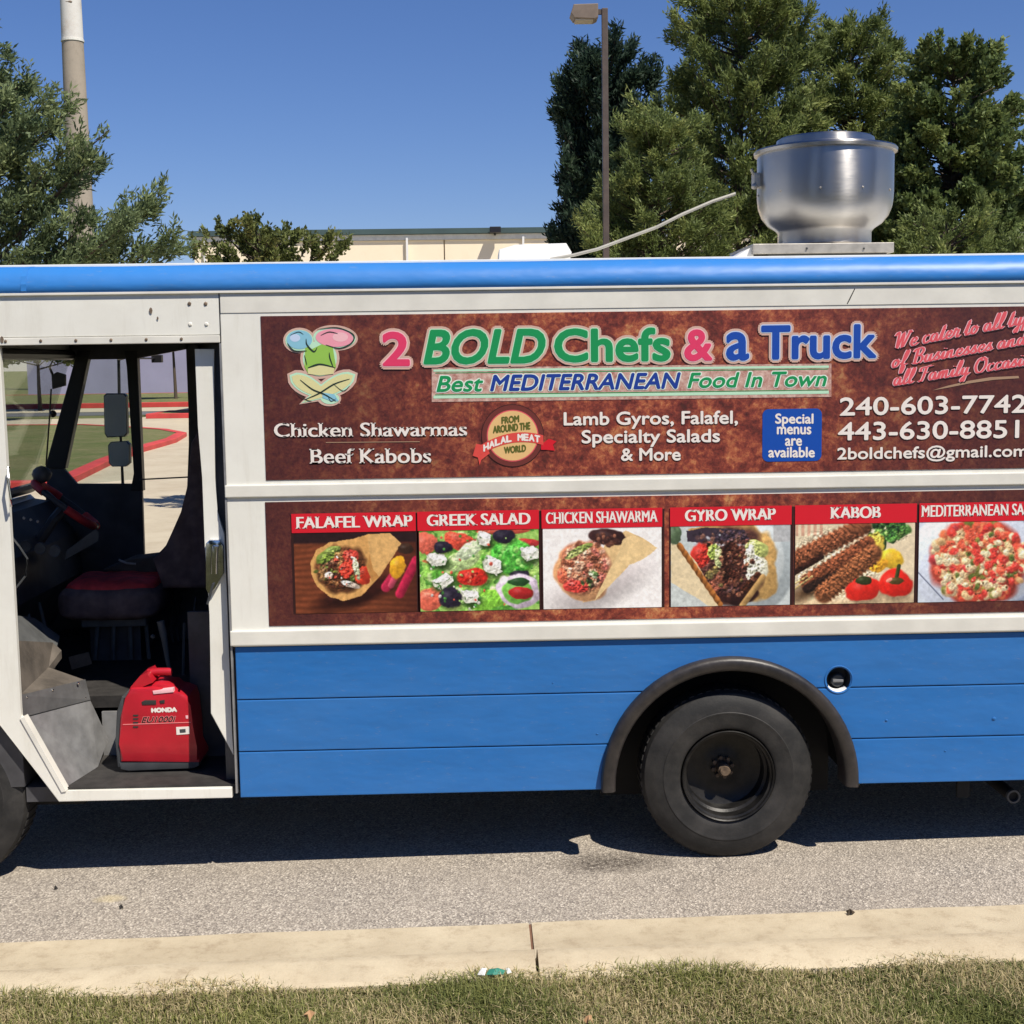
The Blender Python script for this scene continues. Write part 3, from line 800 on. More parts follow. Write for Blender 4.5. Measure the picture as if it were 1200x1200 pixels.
# ------------------------------------------------------------------ far structures
def wall_building():
    root = tag(empty('warehouse', (-4, 60, 0)), 'long cream warehouse with dark green roof edge behind the truck', 'building')
    o = Vector((-4, 60, 0)); x0 = P(226, 272, 60).x; x1 = 34.0; zt = 8.72
    def B(name, a, b, c, d, e, f, mt, par=root): return MB().box(a - o.x, b - o.x, c - o.y, d - o.y, e, f).build(name, M[mt], par)
    seams = list(np.arange(x0, x1, 5.95)) + [x1]
    for a, b_ in zip(seams[:-1], seams[1:]):
        B('wall_panel', a + 0.03, b_ - 0.03, 60, 60.3, -0.3, zt - 0.53, 'wallcream')
    B('wall_core', x0 + 0.1, x1 - 0.1, 60.25, 95, -0.3, zt - 0.5, 'wallcream')
    B('soffit_band', x0, x1, 59.9, 60.2, zt - 0.52, zt - 0.27, 'rail')
    B('roof_fascia', x0 - .2, x1 + .2, 59.75, 95, zt - 0.25, zt, 'roofgreen')
    for u in (240, 477, 613): B('downpipe', P(u, 280, 60).x - .05, P(u, 280, 60).x + .05, 59.8, 59.9, 0, zt - .42, 'white_plastic')
    lp = P(580, 270, 59.5)
    mb = MB(); mb.box(lp.x - o.x - .25, lp.x - o.x + .28, -.75, -.35, lp.z - .12, lp.z + .16, .03).box(lp.x - o.x - .05, lp.x - o.x + .05, -.4, 0, lp.z - .2, lp.z)
    mb.build('floodlight', M['blackgloss'], root)
wall_building()
gb = tag(empty('grey_building', (-26, 118, 0)), 'grey violet flat fronted building seen through the cab windows', 'building')
MB().box(-14, 14, 0, 20, -.5, 6.6).build('wall', M['walllav'], gb)
MB().box(-14.2, 14.2, -.15, 20.2, 6.6, 7.0).build('roof', M['roofgreen'], gb)

def smokestack():
    Y = 150.0
    pa, pb, pc = P(66.5, 0, Y), P(90.5, 0, Y), P(78.8, 0, Y)
    qa, qb, qc = P(84, 250, Y), P(113, 250, Y), P(98.5, 250, Y)
    cx = (pc.x + qc.x) / 2
    r1 = (pb.x - pa.x) / 2; r2 = (qb.x - qa.x) / 2; k = (r2 - r1) / (pa.z - qa.z)
    root = tag(empty('smokestack', (cx, Y, 0)), 'tall tapering concrete smokestack with white painted top', 'chimney')
    zb = P(79, 48, Y).z; rz = lambda z: r1 + (pa.z - z) * k; zt = pa.z + 9
    MB().lathe((0, 0, 0), [(rz(-.5), -.5), (rz(zb), zb)], n=40).build('shaft', M['stackgrey'], root, smooth=True)
    MB().lathe((0, 0, 0), [(rz(zb) + .01, zb), (rz(zt), zt), (rz(zt) - .3, zt), (rz(zt) - .3, zt - 2)], n=40).build('painted_top', M['stackwhite'], root, angle=40)
    MB().lathe((0, 0, 0), [(rz(zb) + .01, zb - .12), (rz(zb) + .08, zb - .12), (rz(zb) + .08, zb + .12), (rz(zb) + .01, zb + .12)], n=40).build('band', M['rail'], root)
    p = P(84, 5, Y)
    MB().ball((p.x - cx, -rz(p.z) + .04, p.z), .35, 2, (1.1, .15, .45)).build('rust_patch', M['rivet'], root, smooth=True)
smokestack()

def lamp_post():
    Y = 18.0; a, b = P(707.5, 10, Y), P(711, 250, Y); x = (a.x + b.x) / 2
    root = tag(empty('street_lamp', (x, Y, gz(x))), 'bronze square lamp post with one box head pointing left', 'street lamp')
    g = gz(x); w = .052
    MB().box(-w, w, -w, w, -0.1, P(706, 10, Y).z - g, .01).build('pole', M['bronze'], root)
    MB().box(-.18, .18, -.18, .18, -0.1, .25, .01).build('pole_base', M['kerb'], root)
    h0, h1 = P(668, 8, Y), P(700, 25, Y)
    hx0, hx1, hz0, hz1 = h0.x - x, h1.x - x, h1.z - g, h0.z - g
    arm = MB().box(hx1 - .02, -w + .01, -.035, .035, hz1 - .13, hz1 - .05).build('arm', M['bronze'], root)
    MB().poly([(hx0 + .05, hz1), (hx1, hz1 + .01), (hx1, hz0 + .03), (hx1 - .06, hz0), (hx0 + .06, hz0 + .02), (hx0, hz0 + .10)], -.19, .19, .012).build('lamp_head', M['lamphead'], root)
    MB().box(hx0 + .08, hx1 - .08, -.15, .15, hz0 - .012, hz0 + .012).build('lens', M['lens'], root)
lamp_post()

# ------------------------------------------------------------------ the food truck
truck = tag(empty('food_truck', (0, 0, 0)), 'blue and white step van food truck with brown menu banners parked at the kerb', 'food truck')
XJ, XR, WID = -1.133, 4.35, 2.2           # rear door jamb, rear end, width
WC = (1.173, 0.378)                        # wheel arch centre
def arc(cx, cz, r, a0, a1, n=24):
    return [(cx + r * math.cos(math.radians(a0 + (a1 - a0) * i / n)), cz + r * math.sin(math.radians(a0 + (a1 - a0) * i / n))) for i in range(n + 1)]

# upper white side, far side, ends
MB().box(XJ, XR, 0.0, 0.035, 1.073, 2.69, 0.004).build('body_side', M['white'], truck)
MB().box(-1.74, XR, WID - .035, WID, 0.36, 2.69).build('body_side', M['black'], truck)['label'] = 'far side wall of the cargo box'
MB().box(XR - .035, XR, .036, WID - .036, .36, 2.69).build('rear_wall', M['white'], truck)
MB().box(-1.115, -1.09, .04, WID - .04, .50, 2.68).build('bulkhead', M['black'], truck)
MB().box(-1.085, XR - .04, .46, WID - .04, .64, .68).build('cargo_floor', M['under'], truck)
# front door header with rivets, front jamb
hd = MB().box(-2.75, XJ - .003, 0.0, 0.035, 2.502, 2.69, 0.003).build('door_header', M['white'], truck)
lip = MB().box(-2.75, XJ - .004, -0.006, 0.03, 2.467, 2.500, 0.003).build('drip_lip', M['rail'], truck)
for i in range(8):
    x = P(7 + i * 41.2, 398.5).x
    if x < XJ - .02: MB().ball((x, -.007, 2.485), .008, 1, (1, .5, 1)).build('rivet', M['rivet'], lip)
for u, v in ((222, 356), (241, 356), (223, 380), (242, 380)):
    p = P(u, v); MB().ball((p.x, -.001, p.z), .010, 1, (1, .5, 1)).build('rivet', M['rivet' if v == 356 else 'rail'], hd)
for u, v, r in ((177, 364, .011), (185, 373, .006), (3, 398, .012)):
    p = P(u, v); flat(ring_pts(p.x, p.z, r * .7, r * 1.3, 7), -.0045 if v < 380 else -.0085, M['rivet'], hd, 'paint_chip')
MB().box(XJ - .0035, XJ - .0005, -.001, .03, 2.47, 2.69).build('seam', M['seam'], hd)
MB().poly([(-2.75, 2.464), (-2.122, 2.464), (-2.118, 1.9), (-2.118, .765), (-1.938, .404), (-1.16, .404), (-1.16, .357), (-1.962, .357), (-2.213, .727), (-2.38, .92), (-2.62, .93), (-2.85, .72), (-2.95, .50), (-3.25, .50), (-3.25, 1.25), (-2.95, 1.55), (-2.78, 1.62)],
          0.0, .035, .004).build('front_jamb', M['white'], truck)
MB().poly([(-2.10, .765), (-1.925, .408), (-1.945, .404), (-2.118, .757)], -.006, .05).build('sill_trim', M['rail'], truck)
MB().tube([P(10, 548, -.02), P(9, 560, -.05), P(13, 585, -.05), P(13, 593, -.02)], .006, 8).build('grab_handle', M['chrome'], truck, smooth=True)

# roof: blue rounded shell
prof = [(-.004, 2.697), (-.012, 2.705), (-.010, 2.735), (.006, 2.772), (.035, 2.803), (.075, 2.817), (.13, 2.822), (.5, 2.824), (1.1, 2.826)]
prof = prof + [(WID - y, z) for y, z in prof[-2::-1]]
mb = MB(); xs = [-2.72] + list(np.arange(-2.2, XR, .61)) + [XR + .02]
rings = []
for i, x in enumerate(xs):
    dz = .0022 * math.sin(i * 2.4); rings.append([mb.bm.verts.new((x, y, z + dz * (1 if z > 2.75 else .2))) for y, z in prof])
for a, b in zip(rings[:-1], rings[1:]):
    for k in range(len(prof) - 1): mb.bm.faces.new((a[k], b[k], b[k + 1], a[k + 1]))
mb.bm.faces.new(rings[0]); mb.bm.faces.new(rings[-1][::-1])
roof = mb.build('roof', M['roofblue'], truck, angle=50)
MB().box(-2.70, XR, .135, WID - .135, 2.80, 2.832, .003).build('roof_top', M['white'], truck)
for u in (28, ):
    x = P(u, 330).x
    MB().hull([(x - .012, y - .002, z + .001) for y, z in prof[:8]] + [(x - .012, y + .01, z - .01) for y, z in prof[:8]][::-1], [(x + .012, y - .002, z + .001) for y, z in prof[:8]] + [(x + .012, y + .01, z - .01) for y, z in prof[:8]][::-1]).build('roof_seam', M['roofblue'], roof)
MB().box(-2.72, XR, -.012, .02, 2.686, 2.697, .002).build('drip_rail', M['rail'], truck)

# rails along the side
def rail(z0, z1, d, x0=XJ - .006, nm='rub_rail'):
    return MB().box(x0, XR, -d, .0, z0, z1, min(.006, d * .4)).build(nm, M['rail'], truck)
rail(1.766, 1.822, .012); rail(1.080, 1.150, .018); rail(2.598, 2.682, .003, XJ + .003, 'top_trim')
MB().box(XJ - .008, XJ, -.004, .04, .38, 2.464).build('jamb_edge', M['alu'], truck)

# blue skirt: three boards each side of the wheel arch
R1 = .585
def cut(z): return math.sqrt(max(0, R1 ** 2 - (z - WC[1]) ** 2))
def adeg(z): return math.degrees(math.asin((z - WC[1]) / R1))
FC, FR = (1.686, .862), .062
zb = [.357, .575, .822, 1.071]; gap = .0025
x0, x1 = XJ + .012, XR
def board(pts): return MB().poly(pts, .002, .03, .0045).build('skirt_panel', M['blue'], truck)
lo, hi = zb[0], zb[1] - gap
board([(x0, lo), (WC[0] - cut(lo), lo)] + arc(*WC, R1, 180 - adeg(lo), 180 - adeg(hi), 6)[1:] + [(x0, hi)])
board([(x1, lo), (x1, hi)] + arc(*WC, R1, adeg(hi), adeg(lo), 6))
lo, hi = zb[1] + gap, zb[2] - gap
board([(x0, lo)] + arc(*WC, R1, 180 - adeg(lo), 180 - adeg(hi), 8) + [(x0, hi)])
fa = math.degrees(math.asin((hi - FC[1]) / FR))
board([(x1, lo), (x1, hi)] + arc(*FC, FR, fa, -180 - fa, 12) + arc(*WC, R1, adeg(hi), adeg(lo), 8))
lo, hi = zb[2] + gap, zb[3]
fa = math.degrees(math.asin((lo - FC[1]) / FR))
board([(x0, lo)] + arc(*WC, R1, 180 - adeg(lo), adeg(lo), 24) + arc(*FC, FR, 180 - fa, fa, 22) + [(x1, lo), (x1, hi), (x0, hi)])
MB().box(XJ + .014, WC[0] - .66, .031, .045, .38, 1.05).build('skirt_backing', M['under'], truck)
MB().box(WC[0] + .66, XR, .10, .12, .38, 1.05).build('skirt_backing', M['under'], truck)
emb_line = [(992, 356), (995, 350), (1001, 338), (1002, 338.5), (996, 351), (993, 356.5)]
flat([(P(u, v).x, P(u, v).z) for u, v in emb_line], -.0036, M['seam'], truck, 'scratch')
for u, v, s in ((1039, 844, .006), (1165, 842, .009), (700, 860, .004), (1108, 880, .004), (648, 800, .003)):
    p = P(u, v); MB().ball((p.x, .000, p.z), s, 1, (1.3, .35, 1)).build('dent_bolt', M['blue'], truck, smooth=True)

# fuel filler
ff = MB().lathe((FC[0], 0, FC[1]), [(.001, .085), (.054, .083), (.060, .06), (.0608, .006)], 'Y', 36).build('fuel_filler', M['black'], truck, angle=35)
MB().lathe((FC[0], 0, FC[1]), [(.0606, .030), (.0606, .001), (.064, -.002), (.067, -.001), (.0675, .003)], 'Y', 36).build('filler_ring', M['blue'], ff, angle=50)
MB().lathe((FC[0], 0, FC[1]), [(.0602, .045), (.0598, .006), (.055, .012), (.052, .040)], 'Y', 20, math.radians(215), math.radians(312)).build('filler_sunlit_crescent', M['white_plastic'], ff, angle=50)  # white arc stands in for the sunlit crescent low in the recess
MB().lathe((FC[0] + .004, 0, FC[1] - .012), [(.001, .030), (.026, .030), (.031, .036), (.032, .070)], 'Y', 24).build('filler_cap', M['gengrey'], ff, angle=35)
MB().box(FC[0] - .022, FC[0] + .028, .020, .034, FC[1] - .018, FC[1] - .005, .003).build('cap_grip', M['alu'], ff)

# wheel arch flare
mb = MB(); rings = []
prof2 = [(.607, .002), (.607, -.026), (.601, -.040), (.588, -.047), (.560, -.046), (.546, -.038), (.540, -.022), (.540, .10), (.57, .03)]
angs = [-2.2] + list(np.linspace(0, 180, 41)) + [182.2]
for a in angs:
    ca, sa = math.cos(math.radians(a)), math.sin(math.radians(a))
    rings.append([mb.bm.verts.new((WC[0] + r * ca, y, WC[1] + r * sa)) for r, y in prof2])
n = len(prof2)
for a, b in zip(rings[:-1], rings[1:]):
    for k in range(n): mb.bm.faces.new((a[k], b[k], b[(k + 1) % n], a[(k + 1) % n]))
mb.bm.faces.new(rings[0]); mb.bm.faces.new(rings[-1][::-1])
mb.build('wheel_arch', M['flare'], truck, angle=45)
MB().lathe((WC[0], 0, WC[1]), [(.575, .03), (.575, .40), (.05, .41)], 'Y', 40, 0, math.pi).box(WC[0] - .575, WC[0] + .575, .405, .42, .20, WC[1] + .01).build('wheel_well', M['under'], truck)

# wheels
def wheel(cx, cz, y0, dish, name='wheel'):
    R = .409
    ty = MB().lathe((cx, y0, cz), [(.220, .030), (.226, .012), (.236, .006), (.255, .003), (.29, -.004), (.300, -.0045), (.303, -.0056), (.309, -.0056), (.312, -.003), (.344, .002), (.370, .012), (.394, .026), (.404, .044), (.408, .065), (.408, .18), (.400, .20), (.35, .225), (.23, .225), (.220, .20)], 'Y', 72).build(name, M['tyre'], truck, angle=30)
    mb = MB()
    for i in range(60):
        a = 2 * math.pi * i / 60; ca, sa = math.cos(a), math.sin(a)
        mb.box(-.012, .012, .052, .19, R - .008, R + .0015)
        bmesh.ops.transform(mb.bm, matrix=Matrix.Translation((cx, y0, cz)) @ Matrix.Rotation(-a, 4, 'Y'), verts=mb.bm.verts[-8:])
    kind(mb.build('tread', M['tyre'], ty), 'stuff')
    if dish:
        pr = [(.2205, .004), (.217, -.001), (.212, .004), (.209, .016), (.200, .020), (.198, .075), (.186, .085), (.184, .155), (.150, .170), (.085, .172), (.080, .170), (.0001, .171)]
    else:
        pr = [(.2205, .004), (.217, -.001), (.212, .004), (.209, .016), (.196, .030), (.150, .035), (.140, .010), (.085, .005)]
    rm = MB().lathe((cx, y0, cz), pr, 'Y', 60).build('rim', M['rim'], ty, angle=30)
    mb = MB().lathe((cx, y0, cz), [(.0001, .085), (.022, .085), (.026, .095), (.030, .098), (.032, .170), (.062, .171)] if dish else [(.0001, -.03), (.05, -.03), (.055, .01), (.09, .012)], 'Y', 24)
    for i in range(8):
        a = 2 * math.pi * i / 8 + .2
        q_ = .047 if dish else .066; c = (cx + q_ * math.cos(a), y0 + (.155 if dish else 0), cz + q_ * math.sin(a))
        mb.lathe(c, [(.0001, -.01), (.010, -.01), (.011, .016)], 'Y', 6)
    mb.build('hub', M['hub'], ty, angle=30)
    return ty
gw = lambda x: gz(x) + .402
wheel(1.170, gw(1.17) + .002, .008, True, 'rear_wheel')
wheel(1.170, gw(1.17), 1.93, False, 'rear_wheel')
wheel(-2.537, gw(-2.512), .035, False, 'front_wheel')
wheel(-2.512, gw(-2.512), 1.93, False, 'front_wheel')
MB().lathe((1.17, .3, .372), [(.05, 0), (.05, 1.6)], 'Y', 16).lathe((1.17, .98, .372), [(.02, -.12), (.17, -.08), (.17, .08), (.02, .12)], 'Y', 20).build('rear_axle', M['under'], truck, smooth=True)
MB().box(-3.0, XR - .1, 1.5, 1.58, .36, .48).box(-.6, .45, 1.0, 1.4, .24, .46).box(-2.2, -1.4, .8, 1.4, .2, .5).build('chassis', M['under'], truck)
# exhaust pipe
ep = P(1180, 930, .12)
mb = MB().tube([(ep.x + .02, .10, ep.z - .006), (ep.x + .0, .35, ep.z + .01), (ep.x - .2, .7, ep.z + .06)], .030, 20)
mb.build('exhaust_pipe', M['under'], truck, smooth=True)
MB().lathe((ep.x + .02, .085, ep.z - .006), [(.024, .08), (.024, .0), (.033, .0), (.033, .02)], 'Y', 24).build('pipe_end', M['gengrey'], truck, angle=40)
MB().box(2.28, 2.34, .06, .08, .26, .36).build('hanger', M['under'], truck)

# ------------------------------------------------------------------ cab
def PP(pts, Y): return [(P(u, v, Y).x, P(u, v, Y).z) for u, v in pts]
# sliding door leaf in its pocket
leaf = MB().poly(PP([(228, 409), (251, 409), (250.5, 440), (252, 560), (254, 600), (263, 626), (266, 700), (268, 760), (272, 860), (274, 886), (247, 836), (245.5, 720), (240, 640), (237, 560), (232, 500)], .05), .05, .075, .004).build('door_leaf', M['white'], truck)
MB().box(P(250, 500, .09).x, XJ - .01, .085, .10, .42, 2.46).build('door_pocket', M['black'], truck)
MB().box(-1.44, -1.12, .50, .53, .415, 1.15).build('kick_panel', M['black'], truck)
MB().box(-2.05, -1.45, 2.0, 2.12, .72, 1.20).build('storage_box', M['black'], truck)
dl = MB().poly(PP([(241, 637), (245, 633), (257, 633), (261, 640), (262, 672), (252, 690), (245, 697), (241, 690)], .02), .02, .05, .005).build('door_latch', M['chrome'], leaf, angle=40)
MB().tube([P(252, 640, .005), P(251, 655, .0), P(251, 672, .005)], .016, 10).build('latch_grip', M['chrome'], leaf, smooth=True)
MB().tube([P(250, 684, .01), P(243, 708, .015)], .006, 8).build('latch_rod', M['gengrey'], leaf)

# step well, floor
MB().box(-1.95, -1.125, .03, .60, .37, .415).build('step_floor', M['floor'], truck)
MB().box(-2.95, -1.15, .41, 1.8, .30, .32).box(-2.14, -1.9, .2, .6, .28, .335).build('light_block_pan', M['under'], truck)  # added under the cab to stop sunlight leaking onto the road
MB().box(-2.92, -1.12, .56, WID - .04, .66, .72).build('cab_floor', M['floor'], truck)
MB().box(-1.90, -1.66, .555, .585, .415, .64).build('step_riser', M['alu'], truck)
MB().box(-1.66, -1.12, .56, .585, .415, .66).build('step_back', M['black'], truck)
A = [P(30, 841, .05), P(106, 821, .45), P(127, 866, .50), P(115, 898, .36), P(77, 927, .02)]
nrm = Vector((-.02, .03, -.03))
MB().hull(A, [a + nrm for a in A]).build('wheel_box_panel', M['alu'], truck)
MB().hull([P(22, 815, .04), P(100, 796, .45), P(106, 820, .45), P(24, 841, .04)], [q + nrm for q in (P(22, 815, .04), P(100, 796, .45), P(106, 820, .45), P(24, 841, .04))]).build('angle_trim', simple('dull_angle', (0.22, 0.22, 0.22), .5, metal=.5, var=.3, sc=12), truck)
for u, v in ((32, 817), (62, 809), (92, 801), (40, 833), (55, 829), (70, 825), (85, 821), (100, 818)):
    t = (u - 22) / 80; q = P(u, v, .04 + .4 * t)
    MB().ball(q + Vector((0, -.004, .002)), .007, 1).build('rivet', M['chrome'], truck)
# engine cover and mat left of the step
MB().hull([P(8, 750, .10), P(62, 753, .62), P(72, 762, .60), P(57, 782, .50), P(100, 797, .47), P(22, 816, .05), P(8, 819, .04)],
          [q - Vector((0, 0, .04)) for q in (P(8, 750, .10), P(62, 753, .62), P(72, 762, .60), P(57, 782, .50), P(100, 797, .47), P(22, 816, .05), P(8, 819, .04))]).build('floor_mat', M['mat'], truck)
MB().box(-2.95, -2.13, .04, .60, .42, .74).box(-2.13, -1.93, .06, .56, .34, .41).build('wheel_box', M['black'], truck)
MB().hull([P(10, 720, .5), P(40, 724, .9), P(70, 745, .9), P(66, 760, .7), P(10, 752, .3)], [q + Vector((-.05, .1, -.15)) for q in (P(10, 720, .5), P(40, 724, .9), P(70, 745, .9), P(66, 760, .7), P(10, 752, .3))]).build('engine_cover', M['cab_grey'], truck)

# far side: driver door, posts, glass
fy = WID
MB().poly(PP([(56, 548), (72, 546), (90, 567), (155, 567), (166, 560), (174, 800), (40, 800)], fy - .03), fy - .03, fy, .0).build('driver_door', M['black'], truck)
drv = bpy.data.objects['driver_door']
MB().poly(PP([(91, 411), (106, 411), (77, 549), (53, 549)], fy - .03), fy - .04, fy + .02, .004).build('door_pillar', M['blackgloss'], drv)
MB().poly(PP([(146, 411), (161, 411), (168, 575), (153, 575), (158, 555), (149, 430)], fy - .03), fy - .04, fy + .02, .004).build('door_post', M['blackgloss'], drv)
MB().poly(PP([(101, 421), (149, 421), (157.5, 562), (88, 568), (70, 547)], fy - .015), fy - .012, fy - .008).build('window', M['glass'], drv)
MB().poly([(-2.75, 2.412), (-2.05, 2.412), (-1.72, 2.47), (-1.72, 2.69), (-2.75, 2.69)], fy - .035, fy).build('far_header', M['black'], truck)
MB().poly(PP([(221, 405), (233, 405), (236, 560), (226, 640), (219, 600), (222, 520)], fy - .1), fy - .12, fy - .04).build('rear_post', M['black'], truck)
# ceiling, dash, front shell, windscreen
MB().box(-2.62, -1.10, .04, fy - .04, 2.50, 2.54).build('headliner', M['black'], truck)
wt, wb = (-2.42, 2.43), (-2.70, 1.64)
MB().hull([(wt[0], .10, wt[1]), (wt[0], fy - .08, wt[1]), (wb[0], fy - .08, wb[1]), (wb[0], .10, wb[1])],
          [(wt[0] - .008, .10, wt[1]), (wt[0] - .008, fy - .08, wt[1]), (wb[0] - .008, fy - .08, wb[1]), (wb[0] - .008, .10, wb[1])]).build('windscreen', M['glass'], truck)
MB().tube([(wt[0] - .01, .06, wt[1]), (wb[0] - .01, .06, wb[1])], .04, 8).tube([(wt[0] - .01, .06, wt[1] + .01), (wt[0] - .01, fy - .05, wt[1] + .01)], .03, 8).tube([(wb[0] - .01, .06, wb[1]), (wb[0] - .01, fy - .05, wb[1])], .03, 8).build('windscreen_frame', M['blackgloss'], truck, smooth=True)
MB().box(-2.75, -2.44, .03, fy - .03, 2.46, 2.70).build('cab_brow', M['white'], truck)
MB().poly([(-3.25, .5), (-3.25, 1.25), (-2.95, 1.55), (-2.72, 1.60), (-2.68, 1.56), (-2.9, 1.2), (-3.1, .5)], .036, fy - .036).build('nose', M['white'], truck)
MB().poly([(-2.95, 1.0), (-2.72, 1.58), (-2.60, 1.56), (-2.45, 1.36), (-2.42, 1.12), (-2.62, .8), (-2.9, .72)], .22, fy - .05, .01).build('dashboard', M['black'], truck)
for i in range(3):
    q = P(28 + i * 8, 607 + i * 2, .5); MB().ball(q, .008, 1).build('dash_knob', M['alu'], truck)
MB().tube([P(10, 625, .25), P(22, 640, .22), P(32, 655, .24), P(30, 675, .26), P(18, 690, .25), P(12, 680, .25)], .006, 6).build('hose', M['gengrey'], truck, smooth=True)
for i in range(3):
    q = P(30 + i * 17, 640 + i * 3, 1.0); MB().lathe((q.x, q.y, q.z), [(.001, .0), (.026, .0), (.030, -.004), (.032, .012)], 'Y', 20).build('gauge', M['cab_grey'], truck, angle=40)
for i, (a, b) in enumerate((((30, 700), (38, 745)), ((46, 706), (56, 748)))):
    p0_, p1_ = P(*a, 1.35), P(*b, 1.30); MB().tube([p0_, p1_], .009, 6).box(p1_.x - .03, p1_.x + .03, p1_.y - .03, p1_.y + .01, p1_.z - .012, p1_.z + .012, .003).build('pedal', M['cab_grey'], truck)
for k, (uu, yy_) in enumerate(((205, 1.9), (212, 1.95), (230, 1.1))):
    MB().tube([P(uu, 700, yy_), P(uu - 6, 735, yy_ - .05), P(uu + 3, 775, yy_), P(uu - 2, 830, yy_)], .007, 6).build('cable', M['cab_grey'], truck, smooth=True)
MB().hull(*[[P(u, v, 1.0 + k) for u, v in ((80, 770), (104, 764), (108, 778), (84, 785))] for k in (0, .02)]).build('clipboard', M['mat'], truck)
# steering wheel seen almost edge on
c = (P(42, 566, 1.55) + P(112, 617, 1.55)) / 2
d = (P(112, 617, 1.55) - P(42, 566, 1.55)); Rw = d.length / 2; d.normalize()
vw = (c - Vector((0, -CD, CH))).normalized(); ax2 = (vw - d * vw.dot(d)).normalized(); nrmw = d.cross(ax2).normalized(); d2 = (ax2 * .995 + nrmw * .09)
def wpt(a): return c + d * (Rw * math.cos(a)) + d2 * (Rw * math.sin(a))
sw = MB().tube([wpt(a) for a in np.linspace(0, 2 * math.pi, 41)], .017, 10).build('steering_wheel', M['black'], truck, smooth=True)
for a0, a1 in ((.25, 1.1), (2.0, 2.95), (3.3, 4.15), (4.95, 6.05)):
    MB().tube([wpt(a) for a in np.linspace(a0, a1, 10)], .024, 10).build('wheel_cover', M['redgrip'], sw, smooth=True)
MB().tube([c, c - nrmw * .10 if nrmw.z > 0 else c + nrmw * .10, Vector((-2.62, 1.55, 1.2))], .03, 8).tube([wpt(0), c - Vector((0, 0, .03)), wpt(math.pi)], .014, 6).build('steering_column', M['black'], sw)
MB().ball(P(49, 556, 1.5), .055, 2, (1, 1, .9)).build('column_pod', M['cab_grey'], truck, smooth=True)
MB().hull(*[[P(u, v, 1.25 + k) for u, v in ((78, 645), (112, 620), (116, 624), (115, 634), (76, 656))] for k in (0, .3)]).build('side_tray', M['cab_grey'], truck)
# visor, windscreen gadgets
MB().poly(PP([(60, 440), (66, 436), (76, 439), (76, 452), (61, 456)], 1.9), 1.9, 1.93, .004).build('cab_mirror', M['gengrey'], truck)
MB().tube([P(66, 415, 1.9), P(58, 430, 1.9), P(62, 440, 1.91)], .008, 6).tube([P(60, 456, 1.91), P(58, 490, 1.95), P(54, 545, 2.0)], .005, 6).ball(P(62, 485, 1.93), .022, 2).build('mirror_bracket', M['blackgloss'], truck)
# outside mirrors of the far side
def mirror(pts, Y, nm):
    f = MB().poly(PP(pts, Y), Y, Y + .05, .01).build('wing_mirror', M['blackgloss'], truck)
    cx_ = sum(p[0] for p in pts) / len(pts); cy_ = sum(p[1] for p in pts) / len(pts)
    q = [(cx_ + (u - cx_) * .92, cy_ + (v - cy_) * .95) for u, v in pts]
    MB().poly(PP(q, Y - .003), Y - .003, Y + .004).build('mirror_glass', M['mirror'], f)
mirror([(121, 464), (124, 461), (145, 461), (148, 464), (149, 508), (146, 512), (125, 513), (122, 508)], 2.48, 'a')
mirror([(126, 522), (129, 518), (148, 517), (152, 521), (152, 543), (147, 547), (131, 547), (127, 543)], 2.48, 'b')
MB().tube([P(139, 420, 2.52), P(140, 480, 2.54), P(144, 568, 2.52), P(146, 600, 2.25)], .010, 8).tube([P(139, 421, 2.52), P(150, 418, 2.2)], .010, 8).build('mirror_arm', M['blackgloss'], truck, smooth=True)
MB().box(P(178, 419, 2.6).x, P(190, 419, 2.6).x, 2.58, 2.63, P(180, 425, 2.6).z, P(180, 416, 2.6).z, .004).tube([P(160, 420, 2.25), P(182, 420, 2.6)], .006, 6).build('marker_lamp', M['blackgloss'], truck)
MB().tube([P(222, 559, 2.16), P(163, 562, 2.16)], .005, 6).build('guard_bar', M['gengrey'], truck)

# driver seat
def cushion(x0, x1, y0, y1, z0, z1, ex, name, mat, par):
    bm = MB(); bm.ball((0, 0, 0), 1, 5); f = lambda t, e: math.copysign(abs(t) ** e, t)
    for v in bm.bm.verts:
        a, b, c_ = f(v.co.x, ex), f(v.co.y, ex), f(v.co.z, .62); m_ = max(1.0, math.hypot(a, b) * .86)
        w = .006 * math.sin(a * 7 + b * 2) * (c_ > .3)
        v.co = Vector(((x0 + x1) / 2 + a / m_ * (x1 - x0) / 2, (y0 + y1) / 2 + b / m_ * (y1 - y0) / 2, (z0 + z1) / 2 + c_ * (z1 - z0) / 2 + w))
    return bm.build(name, M[mat], par, smooth=True)
st = cushion(-2.33, -1.76, 1.20, 1.78, .965, 1.17, .42, 'driver_seat', 'seatgrey', truck)
cushion(-2.29, -1.79, 1.235, 1.74, 1.07, 1.198, .42, 'seat_insert', 'seatred', st)
MB().box(-2.20, -1.84, 1.30, 1.70, .93, 1.0, .01).build('seat_base', M['cab_grey'], st)
for k in range(4): MB().tube([(-2.12 + k * .09, 1.34, .935), (-2.14 + k * .10, 1.33, .74)], .012, 6).build('seat_spring', M['cab_grey'], st)
MB().poly(PP([(178, 656), (195, 638), (207, 628), (212, 600), (219, 572), (223, 520), (234, 500), (250, 500), (245, 690), (190, 690)], 1.4), 1.4, 1.8, .03).build('backrest', M['seatgrey'], st, angle=60)
MB().poly(PP([(120, 668), (150, 656), (200, 650), (210, 672), (190, 680)], 1.6), 1.6, 1.8, .02).build('arm_pad', M['mat'], st)
MB().tube([P(139, 656, 1.35), P(148, 660, 1.35), P(159, 661, 1.35)], .006, 6).build('buckle', M['alu'], st)
